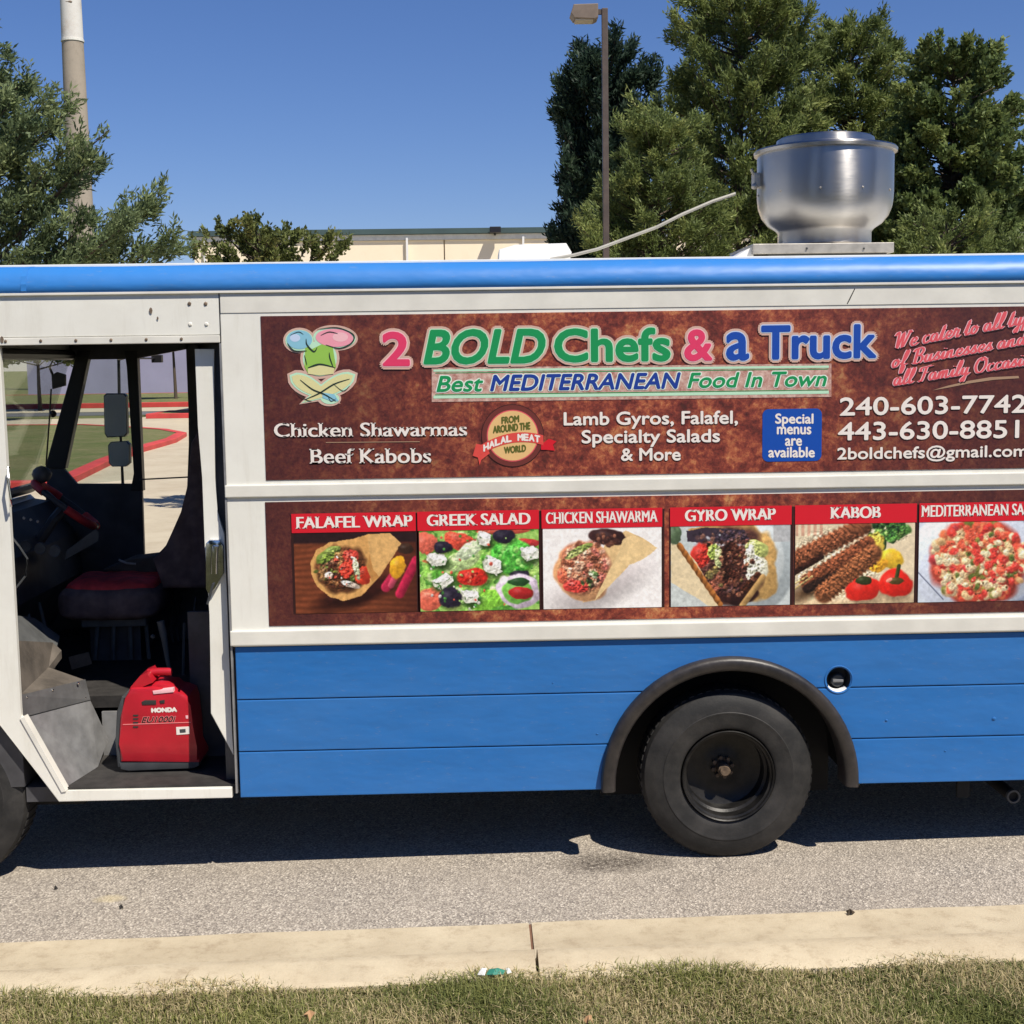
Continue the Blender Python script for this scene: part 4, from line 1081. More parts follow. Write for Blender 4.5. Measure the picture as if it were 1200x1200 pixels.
MB().box(-2.18, -1.90, 1.4, 1.7, .72, .93).build('seat_pedestal', M['black'], st)
MB().tube([P(204, 812, .95), P(196, 772, .95), P(192, 745, .95)], .007, 8, .018).tube([P(192, 745, .95), P(188, 728, .95)], .020, 10).ball(P(179, 746, .96), .014, 1).build('brake_lever', simple('lever_grey', (0.16, 0.16, 0.15), .5), truck, smooth=True)
MB().tube([P(216, 730, 1.0), P(213, 850, 1.0)], .008, 6).build('belt_strap', M['cab_grey'], truck)

# ------------------------------------------------------------------ roof fan
fx, fyy = P(966, 260, .70).x, .70
def fz(v): return P(967, v, .46 if v > 152.5 else .50).z
def fr(px): return px / 1600 * (CD + .70) * .985
ef = MB().lathe((fx, fyy, 0), [(fr(52), fz(285)), (fr(54), fz(283)), (fr(54), fz(268)), (fr(57), fz(264)), (fr(66), fz(258)), (fr(73), fz(249)), (fr(77), fz(238)), (fr(78.2), fz(229)), (fr(78.6), fz(222)), (fr(78.6), fz(177)), (fr(78), fz(173))], n=80).build('exhaust_fan', M['steel'], truck, angle=40)
MB().lathe((fx, fyy, 0), [(fr(78), fz(173)), (fr(82), fz(172.5)), (fr(82.6), fz(169)), (fr(81), fz(167)), (fr(60), fz(162.5)), (fr(57), fz(162)), (fr(56), fz(155)), (fr(53), fz(153)), (fr(20), fz(152.8)), (.0005, fz(152.7))], n=80).build('fan_lid', M['steel'], ef, angle=35)
b0, b1 = P(882, 300, .42), P(1048, 284, .42)
MB().box(b0.x, b1.x, .42, 1.02, fz(297.5), fz(285.5), .004).build('fan_curb', M['galv'], ef)
MB().box(b0.x + .08, b1.x - .03, .44, 1.0, 2.83, fz(297)).build('curb_foot', M['gengrey'], ef)
MB().hull([(b0.x - .10, .45, 2.84), (b0.x + .01, .45, 2.84), (b0.x + .01, .45, fz(288)), (b0.x - .01, .45, fz(290))], [(b0.x - .10, .95, 2.84), (b0.x + .01, .95, 2.84), (b0.x + .01, .95, fz(288)), (b0.x - .01, .95, fz(290))]).build('curb_flashing', M['white_plastic'], ef)
q = P(885, 213, .70)
mb = MB().box(q.x - .012, q.x + .03, .66, .74, q.z - .03, q.z + .04, .004).ball((q.x - .012, .66, q.z - .028), .016, 2).tube([(q.x - .01, .68, q.z + .03), (q.x - .025, .68, q.z + .06)], .008, 6)
mb.build('lid_clamp', M['galv'], ef)
for i in range(10):
    a = -math.pi / 2 + (i - 4.5) * .62
    MB().ball((fx + fr(78.8) * math.cos(a), fyy + fr(78.8) * math.sin(a), fz(222)), .006, 1).build('bolt', M['galv'], ef)
for u in (946, 1013): p = P(u, 291, .41); MB().ball((p.x, .417, p.z), .006, 1).build('bolt', M['gengrey'], ef)
# white roof vent with its prop rod
v0, v1 = P(583, 304, 1.35), P(668, 289, 1.35)
vn = MB().poly([(v0.x, 2.83), (v1.x - .02, 2.83), (v1.x + .01, v1.z - .03), (v1.x - .02, v1.z + .02), (v0.x + .10, v1.z + .015), (v0.x + .01, v1.z - .01)], 1.35, 1.75, .012).build('roof_vent', M['white_plastic'], truck, angle=40)
for u, w in ((619, 10), (675, 8)):
    p = P(u, 303, 1.2); MB().lathe((p.x, 1.2, 2.84), [(.0001, .05), (.02, .05), (.035, .03), (.04, .0)], n=16).build('vent_knob', M['white_plastic'], vn, smooth=True)
MB().tube([P(645, 304, 1.1), P(672, 299, 1.05), P(700, 292, 1.0), P(735, 279, .98), P(770, 266, .95), P(800, 251, .92), P(835, 236, .92), P(862, 227, .92)], .0085, 8).build('whip_rod', M['rod'], truck, smooth=True)

# ------------------------------------------------------------------ banners
def zz(v, u=305): return P(u, v).z
BX0, BX1 = -.952, 3.95
ban = MB().box(BX0, BX1, -.003, -.0005, 1.842, 2.582).build('name_banner', M['banner'], truck)
men = MB().box(-.960, BX1, -.003, -.0005, 1.168, 1.742).build('menu_banner', M['banner'], truck)
E0 = -.0042
def L(*a, **k): return lettering(*a, parent=ban, **k)
g_halo = [(.0108, 'v_mint'), (.0210, 'v_halo')]
r_halo = [(.0108, 'v_rose'), (.0210, 'v_halo')]
b_halo = [(.0108, 'v_sky'), (.0210, 'v_halo')]
yT = -.0085
L('2', 450, 479, 390.5, 427.5, 'v_pink', y=yT, bold=.006, halo=r_halo)
L('BOLD', 498, 638, 388, 425.5, 'v_green', y=yT, v_right=424, shear=.23, bold=.0062, halo=g_halo)
L('Chefs', 651, 784, 387, 423, 'v_green', y=yT, v_right=421.5, bold=.0062, halo=g_halo)
L('&', 803, 833, 387, 421.5, 'v_pink', y=yT, v_right=421, bold=.006, halo=r_halo)
L('a', 852, 876, 391, 420.5, 'v_blue', y=yT, bold=.0062, halo=b_halo, caps=False)
L('Truck', 893, 1025, 383, 420, 'v_blue', y=yT, v_right=418, bold=.0062, halo=b_halo)
# tag line with its pale double border
def quadP(u0, vl0, u1, vr0, vr1, vl1): return [(P(u, v).x, P(u, v).z) for u, v in ((u0, vl0), (u1, vr0), (u1, vr1), (u0, vl1))]
flat(quadP(506, 431, 974, 426, 465, 471), -.0046, M['v_pale'], ban, 'tag_line_ground')
for (a, b_, c_, d_, mt) in ((433, 428.3, 431, 435.5, 'v_mint'), (463.5, 457.8, 461.3, 467, 'v_mint')):
    flat(quadP(508, a, 971, b_, c_, d_), -.0052, M[mt], ban, 'tag_line_border')
for a, b_ in ((436.7, 432), (462.2, 456.4)):
    flat(quadP(510, a, 970, b_, b_ + .9, a + .9), -.0052, M['v_green'], ban, 'tag_line_rule')
th = [(.0066, 'v_glow')]
L('Best', 512, 566, 441, 458.7, 'v_green', y=-.0066, v_right=458, shear=.23, bold=.0022, halo=th)
L('MEDITERRANEAN', 575, 797, 440, 457.7, 'v_navy', y=-.0066, v_right=454.6, shear=.23, bold=.0032, halo=[(.0074, 'v_glow')])
L('Food In Town', 806, 968, 437.3, 454.2, 'v_green', y=-.0066, v_right=452, shear=.23, bold=.0022, halo=th)
sh = [((.0024, -.0030), 'v_shadow')]
L('Chicken Shawarmas', 322, 547, 496, 512, 'v_white', y=-.0065, v_right=510.5, bold=.0020, style='serif', halo=sh)
L('Beef Kabobs', 365, 505, 526, 543, 'v_white', y=-.0065, v_right=542, bold=.0020, style='serif', halo=sh)
flat(quadP(382, 518, 492, 517, 517.9, 518.9), -.0045, M['v_tan'], ban, 'rule')
L('Lamb Gyros, Falafel,', 661, 864, 483.5, 498, 'v_white', y=-.0065, v_right=496, bold=.0020, halo=sh)
L('Specialty Salads', 682, 843, 504.5, 519, 'v_white', y=-.0065, v_right=517.5, bold=.0020, halo=sh)
L('& More', 728, 797, 525.5, 539.5, 'v_white', y=-.0065, v_right=539, bold=.0020, halo=sh)
bp = P(893, 541), P(963, 478.5)
flat(rrect(bp[0].x, bp[1].x, bp[0].z, bp[1].z, .028), -.0046, M['v_badge'], ban, 'notice_badge')
for s, u0, u1, vt, vb, cp_ in (('Special', 908.5, 952.5, 485, 496, True), ('menus', 910.5, 950, 500.5, 508.5, False), ('are', 920, 939, 514, 522, False), ('available', 900.5, 954, 524, 535.5, True)):
    L(s, u0, u1, vt, vb, 'v_white', y=-.0055, bold=.0018, caps=cp_)
L('240-603-7742', 984, 1202, 466.5, 486.5, 'v_white', y=-.0065, v_right=483, bold=.0022, halo=sh)
L('443-630-8851', 982, 1193, 495.5, 515.5, 'v_white', y=-.0065, v_right=512.5, bold=.0022, halo=sh)
L('2boldchefs@gmail.com', 981, 1203, 525, 538, 'v_white', y=-.0065, v_right=534.5, bold=.0016, halo=sh)

# brush script lines, drawn as pen strokes on rising baselines
SCR = {
 'a': (.62, [[(.42, .42), (.30, .50), (.12, .42), (.06, .18), (.16, .02), (.30, .08), (.42, .42), (.42, .12), (.50, .0), (.62, .12)]]),
 'c': (.50, [[(.40, .40), (.28, .50), (.12, .40), (.07, .18), (.17, .0), (.34, .03), (.50, .14)]]),
 'd': (.64, [[(.42, .42), (.30, .50), (.12, .42), (.06, .18), (.16, .02), (.30, .08), (.44, .5), (.52, 1.0), (.42, .3), (.44, .06), (.54, .0), (.64, .12)]]),
 'e': (.50, [[(.06, .20), (.26, .24), (.38, .38), (.26, .50), (.12, .40), (.06, .18), (.17, .0), (.34, .03), (.50, .14)]]),
 'f': (.42, [[(.0, .12), (.24, .42), (.42, .9), (.32, 1.0), (.20, .6), (.08, -.38), (.16, -.42), (.26, -.1), (.20, .04), (.42, .12)]]),
 'i': (.32, [[(.02, .14), (.14, .48), (.10, .10), (.18, .0), (.32, .12)], [(.20, .66), (.22, .70)]]),
 'l': (.36, [[(.02, .14), (.26, .55), (.34, .92), (.26, 1.0), (.14, .6), (.10, .12), (.18, .0), (.36, .12)]]),
 'm': (.84, [[(.02, .14), (.10, .48), (.06, .0), (.14, .34), (.28, .50), (.32, .40), (.28, .0), (.38, .34), (.52, .50), (.56, .40), (.54, .08), (.62, .0), (.84, .12)]]),
 'n': (.62, [[(.02, .14), (.10, .48), (.06, .0), (.14, .34), (.30, .50), (.34, .40), (.32, .08), (.42, .0), (.62, .12)]]),
 'o': (.56, [[(.30, .50), (.14, .42), (.07, .18), (.18, .0), (.34, .08), (.42, .30), (.30, .50), (.36, .36), (.56, .36)]]),
 'p': (.62, [[(.02, .14), (.14, .50), (.0, -.42), (.14, .34), (.32, .50), (.42, .34), (.36, .08), (.22, .0), (.20, .1), (.62, .12)]]),
 'r': (.46, [[(.02, .14), (.14, .56), (.20, .44), (.34, .44), (.26, .10), (.32, .0), (.46, .12)]]),
 's': (.46, [[(.0, .12), (.26, .54), (.24, .36), (.34, .16), (.22, .0), (.08, .06), (.24, .02), (.46, .14)]]),
 't': (.38, [[(.02, .14), (.26, .92), (.12, .14), (.20, .0), (.38, .12)], [(.08, .62), (.36, .64)]]),
 'u': (.62, [[(.02, .14), (.12, .48), (.08, .12), (.16, .0), (.32, .14), (.42, .48), (.38, .10), (.46, .0), (.62, .12)]]),
 'y': (.60, [[(.02, .14), (.12, .48), (.10, .14), (.18, .02), (.32, .14), (.42, .48), (.28, -.36), (.14, -.42), (.14, -.26), (.60, .12)]]),
 '/': (.40, [[(.0, -.1), (.42, 1.0)]]), ' ': (.30, []),
 'W': (1.06, [[(.0, .80), (.10, .96), (.22, .94), (.20, .0), (.54, .96), (.52, .0), (.86, .78), (.92, 1.0), (1.04, .86)]]),
 'B': (.80, [[(.06, .80), (.14, .94), (.30, .92), (.20, .0), (.30, .92), (.54, 1.0), (.66, .82), (.52, .56), (.30, .52), (.60, .46), (.66, .2), (.48, .0), (.20, .02), (.10, .1)]]),
 'F': (.72, [[(.10, .66), (.14, .90), (.50, .94), (.84, 1.0)], [(.46, .94), (.34, .3), (.22, .0), (.06, .08)], [(.28, .50), (.62, .54)]]),
 'O': (.86, [[(.46, 1.0), (.20, .86), (.06, .42), (.22, .04), (.50, .02), (.72, .36), (.70, .80), (.46, 1.0), (.40, .80), (.82, .84)]]),
}
def catmull(pts, k=5):
    o = []; n = len(pts)
    for i in range(n - 1):
        p0, p1, p2, p3 = pts[max(i - 1, 0)], pts[i], pts[i + 1], pts[min(i + 2, n - 1)]
        for j in range(k):
            t = j / k
            o.append(tuple(.5 * ((2 * p1[d]) + (-p0[d] + p2[d]) * t + (2 * p0[d] - 5 * p1[d] + 4 * p2[d] - p3[d]) * t * t + (-p0[d] + 3 * p1[d] - 3 * p2[d] + p3[d]) * t ** 3) for d in (0, 1)))
    o.append(pts[-1]); return o
def script_line(s, u0, v0, u1, v1, hpx, parent):
    A, B = P(u0, v0), P(u1, v1); tot = sum(SCR[ch][0] for ch in s)
    ux = (B.x - A.x) / tot; slope = (B.z - A.z) / (B.x - A.x); hz = hpx / 257.0
    def run(pen, yy, mt, nm, sh=(0, 0)):
        V, F = [], []; x = 0.0; lay = 0
        for ch in s:
            w, st_ = SCR[ch]
            for stroke in st_:
                pts = catmull(stroke)
                q = [(A.x + (x + px_ + pz * .16) * ux, A.z + pz * hz) for px_, pz in pts]
                q = [(a + sh[0], b + (a - A.x) * slope + sh[1]) for a, b in q]
                nx, nz = math.cos(.35) * pen, math.sin(.35) * pen * 0.8     # broad nib: thick downstrokes, thin joins
                i0 = len(V)
                for i, (a, b) in enumerate(q):
                    p_ = q[max(0, i - 1)]; n_ = q[min(len(q) - 1, i + 1)]
                    tx, tz = n_[0] - p_[0], n_[1] - p_[1]; ll = math.hypot(tx, tz) or 1
                    ex, ez = -tz / ll * pen * .42, tx / ll * pen * .42
                    sg = 1 if ex * nx + ez * nz >= 0 else -1
                    dx, dz = ex * sg + nx * .75, ez * sg + nz * .55
                    yv = yy - lay * 1.0e-5 - i * 4e-6
                    V += [(a - dx, yv, b - dz), (a + dx, yv, b + dz)]
                for i in range(len(q) - 1):
                    k = i0 + 2 * i; F.append((k, k + 1, k + 3)); F.append((k, k + 3, k + 2))
                lay += 1
            x += w
        np_mesh(nm, V, F, M[mt], parent)
    run(.0088, -.0048, 'v_shadow', 'lettering_outline', (.004, -.005))
    run(.0082, -.0056, 'v_rose', 'lettering_outline')
    run(.0048, -.0064, 'v_script', 'lettering')
script_line('We cater to all types', 1047, 409, 1226, 374.5, 18.0, ban)
script_line('of Businesses and/or', 1044, 431, 1228, 398.5, 17.0, ban)
script_line('all Family Occasions', 1046, 452, 1226, 424, 17.0, ban)
sw_ = [(1092, 457.5), (1110, 452), (1135, 446.2), (1160, 442), (1193, 440.5), (1194, 443.2), (1165, 445), (1137, 449), (1112, 454)]
flat([(P(u, v).x, P(u, v).z) for u, v in sw_], -.0046, M['v_tan'], ban, 'brush_stroke')

# cook's hat emblem with crossed leaves
def emb(pts, y, mt, nm='emblem'): return flat([(P(u, v).x, P(u, v).z) for u, v in pts], y, M[mt], ban, nm)
def epx(cu, cv, ru, rv, n=28, rot=0.0):
    return [(cu + ru * math.cos(t) * math.cos(rot) - rv * math.sin(t) * math.sin(rot), cv + ru * math.cos(t) * math.sin(rot) + rv * math.sin(t) * math.cos(rot)) for t in np.arange(n) * 2 * math.pi / n]
hat = [(358, 404), (366, 409), (378, 403), (390, 406), (394, 430), (390, 437), (375, 440), (361, 437), (357, 430)]
lf1 = [(343, 442), (352, 443), (368, 450), (384, 463), (398, 470), (392, 475), (378, 473), (368, 462), (352, 468), (350, 460), (362, 455), (346, 449)]
lf2 = [(415, 441), (406, 444), (392, 448), (378, 458), (356, 467), (360, 472), (372, 470), (385, 462), (404, 460), (412, 450)]
def lens(a, b, w, ext=0.0, n=12, belly=.5):
    dx, dy = b[0] - a[0], b[1] - a[1]; l = math.hypot(dx, dy); ux, uy = dx / l, dy / l
    a = (a[0] - ux * ext, a[1] - uy * ext); l += 2 * ext; o = []
    for sg in (1, -1):
        for k in range(n):
            t = k / n if sg > 0 else 1 - k / n
            ww = w * math.sin(math.pi * t ** (math.log(.5) / math.log(belly))) * sg + .01 * sg
            o.append((a[0] + ux * l * t - uy * ww, a[1] + uy * l * t + ux * ww))
    return o
LV = [((342, 441), (394, 470), 8.5, .33), ((414, 440), (356, 471), 8.5, .33)]
for i, q in enumerate([epx(351, 399, 19, 15), epx(392, 396, 27.5, 15, rot=.05), epx(375, 420, 23, 24)] + [lens(a, b, w + 5, 6, 12, bl) for a, b, w, bl in LV] + [epx(386, 467, 14, 9)]): emb(q, -.0044 - i * .0001, 'v_halo', 'emblem_glow')
for i, q in enumerate([epx(351, 399, 16.5, 12.5), epx(392, 396, 25, 12.5, rot=.05), epx(375, 420, 20, 21)] + [lens(a, b, w + 2, 3, 12, bl) for a, b, w, bl in LV] + [epx(387, 467, 11, 6.5)]): emb(q, -.0052 - i * .0001, 'v_mint', 'emblem_outline')
for i, (a, b, w, bl) in enumerate(LV): emb(lens(a, b, w, 0, 12, bl), -.0060 - i * .0001, 'v_lyel')
emb(epx(351, 398, 15, 11), -.0060, 'v_lblue'); emb(epx(392, 396, 22, 10.5, rot=.05), -.0061, 'v_lpink'); emb(epx(399, 395, 9, 5.5), -.0063, 'v_rose'); emb(epx(346, 396, 6, 4.5), -.0063, 'v_sky')
emb(hat, -.0058, 'v_lgreen'); emb([(361, 432), (375, 428), (392, 430), (391, 438), (375, 440), (361, 438)], -.0068, 'v_lyel')
emb([(378, 460), (392, 462), (397, 470), (388, 470), (378, 466)], -.0065, 'v_lblue')
def inkline(pts, w, y=-.0072, mt='v_ink'):
    q = catmull(pts, 6); a, b = [], []
    for i, p in enumerate(q):
        p_ = q[max(0, i - 1)]; n_ = q[min(len(q) - 1, i + 1)]; tx, tz = n_[0] - p_[0], n_[1] - p_[1]; l = math.hypot(tx, tz) or 1
        t = i / (len(q) - 1); ww = w * (.3 + .7 * math.sin(math.pi * t))
        a.append((p[0] - tz / l * ww, p[1] + tx / l * ww)); b.append((p[0] + tz / l * ww, p[1] - tx / l * ww))
    V = [(P(u, v).x, y, P(u, v).z) for u, v in a + b]; n = len(a)
    np_mesh('emblem_line', V, [(i, i + 1, n + i + 1, n + i) for i in range(n - 1)], M[mt], ban)
inkline([(337, 402), (345, 411), (360, 411)], .8); inkline([(359, 397), (360, 404), (368, 412), (372, 407)], .9); inkline([(372, 386), (395, 384), (414, 392), (412, 402), (398, 408), (382, 404)], .8)
inkline([(376, 393), (386, 389), (396, 391)], .6); inkline([(361, 431), (375, 427), (393, 431)], 1.1); inkline([(386, 413), (387, 420), (391, 431)], .7); inkline([(357, 416), (360, 428)], .5)
inkline([(352, 445), (366, 456), (380, 462), (394, 470)], .9); inkline([(358, 468), (374, 461), (392, 450), (410, 444)], .9); inkline([(345, 458), (358, 468), (366, 470)], .5); inkline([(390, 449), (402, 458), (410, 452)], .4)
inkline([(340, 393), (350, 389), (356, 392)], .4); inkline([(384, 463), (388, 470), (394, 467)], .4)

# round meat badge with ribbon
cu, cv = 600.7, 510.5
for r0, mt, y in ((36.8, 'v_shadow', -.0048), (36.0, 'v_brown', -.0052), (30.3, 'v_script', -.0056), (29.0, 'v_cream', -.0060)):
    emb(epx(cu, cv, r0, r0, 48), y, mt, 'round_badge')
rb = lambda t, o: (cu - 1 + (t * 37), cv + 3 - .16 * t * 37 + (t * t) * 8.5 * 1.0 + o)
top = [rb(t, -6.0) for t in np.linspace(-1, 1, 15)]; bot = [rb(t, 5.5) for t in np.linspace(-1, 1, 15)]
emb([(558, 520), (569, 522), (574, 531), (564, 539), (562, 545), (560, 536), (554, 534)], -.0064, 'v_ribbon', 'ribbon_tail')
emb([(634, 521), (643, 514), (652, 517), (648, 521), (650, 528), (640, 527), (634, 527)], -.0064, 'v_red', 'ribbon_tail')
V = [(P(u, v).x, -.0068, P(u, v).z) for u, v in top + bot]
np_mesh('ribbon', V, [(i, i + 1, 16 + i, 15 + i) for i in range(14)], M['v_ribbon'], ban)
for s, u0, u1, vt, vb in (('FROM', 588, 608, 489, 496.5), ('AROUND THE', 578, 621, 499.5, 507.5), ('WORLD', 591, 616, 524, 531.5)):
    L(s, u0, u1, vt, vb, 'v_olive', y=-.0066, v_right=vb - (u1 - u0) * .11, bold=.0022)
for i, ch in enumerate('HALAL MEAT'):
    t = -.90 + 1.80 * (i + .5) / 10; a, b_ = rb(t - .075, 3.5), rb(t + .075, 3.5)
    if ch != ' ': L(ch, a[0], b_[0], a[1] - 7.4, a[1], 'v_white', y=-.0074, v_right=b_[1], bold=.0022)

# ------------------------------------------------------------------ food pictures, painted as coloured grids
class Pic:
    S = 1.7
    def __init__(s, w, h, bgc, seedv):
        s.w, s.h = w, h; s.nx, s.ny = int(w * s.S), int(h * s.S)
        s.X, s.Y = np.meshgrid(np.linspace(0, w, s.nx), np.linspace(0, h, s.ny)); s.r = np.random.default_rng(seedv)
        s.c = np.ones((s.ny, s.nx, 3)) * np.array(bgc) / 255
    def nz(s, sc, o=3):
        out = np.zeros((s.ny, s.nx)); amp = 1; tot = 0
        for k in range(o):
            gx, gy = int(s.w / sc) + 3, int(s.h / sc) + 3; g = s.r.random((gy, gx))
            fx_, fy_ = s.X / sc, s.Y / sc; ix, iy = np.minimum(fx_.astype(int), gx - 2), np.minimum(fy_.astype(int), gy - 2); tx, ty = fx_ - ix, fy_ - iy
            tx = tx * tx * (3 - 2 * tx); ty = ty * ty * (3 - 2 * ty)
            out += amp * ((g[iy, ix] * (1 - tx) + g[iy, ix + 1] * tx) * (1 - ty) + (g[iy + 1, ix] * (1 - tx) + g[iy + 1, ix + 1] * tx) * ty)
            tot += amp; amp *= .6; sc = max(1.2, sc / 2)
        return out / tot
    def put(s, m_, col, var=.18, sc=4):
        n = (s.nz(sc) - .5) * 2 * var; c = np.clip(np.array(col) / 255 * (1 + n[..., None]), 0, 1)
        m_ = np.clip(m_, 0, 1)[..., None]; s.c = s.c * (1 - m_) + c * m_
    def ell(s, cx, cy_, rx, ry, col, rot=0.0, soft=.12, var=.24, shade=.0, wob=.18):
        c_, s_ = math.cos(rot), math.sin(rot); dx, dy = s.X - cx, s.Y - cy_
        a = (dx * c_ + dy * s_) / rx; b = (-dx * s_ + dy * c_) / ry
        d = np.sqrt(a * a + b * b) + (s.nz(max(3, rx * .5), 2) - .5) * wob * 2
        m_ = np.clip((1 - d) / soft + .5, 0, 1)
        if shade:
            s.put(np.clip((1.18 - np.sqrt(((dx - rx * .12) / (rx)) ** 2 + ((dy - ry * .25) / ry) ** 2)) / .3, 0, 1) * shade, (40, 24, 18), .1)
        s.put(m_, col, var)
        lit = np.clip(-(dx / rx * .45 + dy / ry * .75), -1, 1) * m_ * .26
        s.c = np.clip(s.c * (1 + lit)[..., None], 0, 1)
        hl = np.clip(1 - np.sqrt(((a + .3) / .5) ** 2 + ((b + .35) / .45) ** 2), 0, 1) * m_ * .18
        s.c = s.c * (1 - hl[..., None]) + hl[..., None]
    def poly(s, pts, col, var=.12, wob=.8):
        x = s.X + (s.nz(6, 2) - .5) * wob * 2; y = s.Y + (s.nz(6, 2) - .5) * wob * 2; ins = np.zeros_like(s.X, bool); n = len(pts)
        for i in range(n):
            (x0_, y0_), (x1_, y1_) = pts[i - 1], pts[i]
            cnd = ((y0_ > y) != (y1_ > y)) & (x < (x1_ - x0_) * (y - y0_) / ((y1_ - y0_) or 1e-9) + x0_); ins ^= cnd
        s.put(ins.astype(float), col, var)
    def caps(s, a, b, r, col, ribs=0, var=.2):
        dx, dy = b[0] - a[0], b[1] - a[1]; l2 = dx * dx + dy * dy
        t = np.clip(((s.X - a[0]) * dx + (s.Y - a[1]) * dy) / l2, 0, 1); px, py = s.X - a[0] - t * dx, s.Y - a[1] - t * dy
        side = (px * dy - py * dx) / math.sqrt(l2)
        rr = r * (1 + (.10 * np.sin(t * ribs * 6.28) if ribs else 0)); d = np.hypot(px, py) / rr
        s.put(np.clip((1 - d) * 4, 0, 1), col, var)
        k = np.clip((1 - d) * 4, 0, 1)
        t = t + (s.nz(9, 2) - .5) * .10
        sh_ = (.62 + .5 * np.clip(side / r * .6 + .4, 0, 1)) * (1 - (.28 * np.clip(-np.sin(t * ribs * 6.28 + side * .4) * 1.6, 0, 1) * (.4 + s.nz(6, 2)) if ribs else 0))
        s.c = s.c * (1 - k[..., None]) + s.c * sh_[..., None] * k[..., None]
    def tex(s, cx, cy_, rx, ry, amt=.5, sc=2.4):
        d = np.sqrt(((s.X - cx) / rx) ** 2 + ((s.Y - cy_) / ry) ** 2); k = np.clip((1 - d) * 4, 0, 1)
        n_ = s.nz(sc, 2); rel = n_ - np.roll(np.roll(n_, 2, 0), 1, 1); g = 1 + amt * (n_ - .52) * 1.2 + amt * rel * 2.4; g = g + np.clip(n_ - .66, 0, 1) * 1.6 * amt
        s.c = np.clip(s.c * (1 + (g - 1) * k)[..., None], 0, 1)
    def specks(s, cx, cy_, rx, ry, n, cols, r0, r1):
        for _ in range(n):
            a = s.r.uniform(0, 6.28); q = math.sqrt(s.r.random()); r = s.r.uniform(r0, r1)
            s.ell(cx + rx * q * math.cos(a), cy_ + ry * q * math.sin(a), r, r * s.r.uniform(.55, 1), cols[s.r.integers(len(cols))], s.r.uniform(0, 3), .5, .25)
    def mesh(s, u0, vt, u1, vb, par):
        s.c = s.c * (.93 + .14 * s.nz(3.2, 2))[..., None] * (1 + s.r.normal(0, .02, s.c.shape[:2] + (1,)))
        s.c = s.c * .6 + .1 * (np.roll(s.c, 1, 0) + np.roll(s.c, -1, 0) + np.roll(s.c, 1, 1) + np.roll(s.c, -1, 1))
        a, b = P(u0, vt), P(u1, vb); y = -.0046
        gx = np.linspace(a.x, P(u1, vt).x, s.nx); gzz = np.linspace(a.z, b.z, s.ny)
        XX, ZZ = np.meshgrid(gx, gzz); V = np.stack([XX, np.full_like(XX, y), ZZ], -1).reshape(-1, 3)
        i = (np.arange(s.ny - 1)[:, None] * s.nx + np.arange(s.nx - 1)[None]).ravel()
        F = np.stack([i, i + s.nx, i + s.nx + 1, i + 1], 1)
        c = np.clip(s.c, 0, 1).reshape(-1, 3); lin = np.where(c <= .04045, c / 12.92, ((c + .055) / 1.055) ** 2.4)
        return np_mesh('food_picture', V, F, M['photo'], par, lin * .93)

def pic_falafel():
    p = Pic(142, 93, (142, 74, 46), 1)
    st_ = np.sin(p.Y * .9 + p.nz(30, 2) * 6) * .5 + .5; p.c *= (.75 + .35 * st_ * p.nz(10))[..., None]
    p.put(np.clip((p.X - 90) / 60, 0, 1) * .7, (60, 26, 22)); p.put(np.clip((14 - p.Y) / 3, 0, 1), (44, 26, 28))
    p.ell(72, 70, 48, 14, (52, 22, 18), -.3, .6)
    p.poly([(19, 34), (26, 20), (40, 12), (69, 8), (86, 3), (112, 2), (125, 14), (100, 51), (77, 74), (56, 79), (40, 74), (26, 62), (19, 46)], (222, 168, 100), .14)
    p.ell(54, 42, 31, 28, (96, 58, 36), -.3, .15, .5)
    p.specks(50, 42, 26, 22, 50, [(70, 38, 26), (120, 80, 48), (84, 96, 40), (150, 110, 70)], 2, 5)
    p.ell(36, 28, 12, 7, (118, 140, 58), -.5); p.ell(44, 20, 10, 4, (140, 160, 80), -.3)
    p.ell(66, 28, 9, 8, (206, 70, 58)); p.ell(60, 43, 8, 10, (214, 66, 50)); p.ell(80, 50, 9, 12, (200, 60, 40), .3)
    p.ell(72, 42, 3.5, 13, (206, 212, 170), -.2); p.ell(64, 60, 12, 3.5, (236, 214, 196), .3); p.ell(40, 49, 5, 4, (230, 200, 180)); p.specks(56, 44, 20, 18, 14, [(232, 205, 190), (210, 80, 60)], 1, 2.5)
    p.tex(54, 42, 30, 28, .6)
    p.poly([(86, 4), (112, 2), (125, 14), (98, 52), (92, 44), (88, 26)], (226, 178, 112), .12)
    p.poly([(88, 26), (92, 44), (98, 52), (90, 58), (84, 40)], (196, 140, 78), .1)
    p.caps((106, 64), (124, 40), 6.5, (222, 52, 92)); p.caps((122, 72), (142, 34), 6, (216, 44, 84)); p.caps((112, 62), (118, 50), 4, (236, 90, 120)); p.ell(120, 41, 9, 13, (238, 172, 44), .3); p.ell(130, 20, 9, 6, (60, 40, 30))
    return p
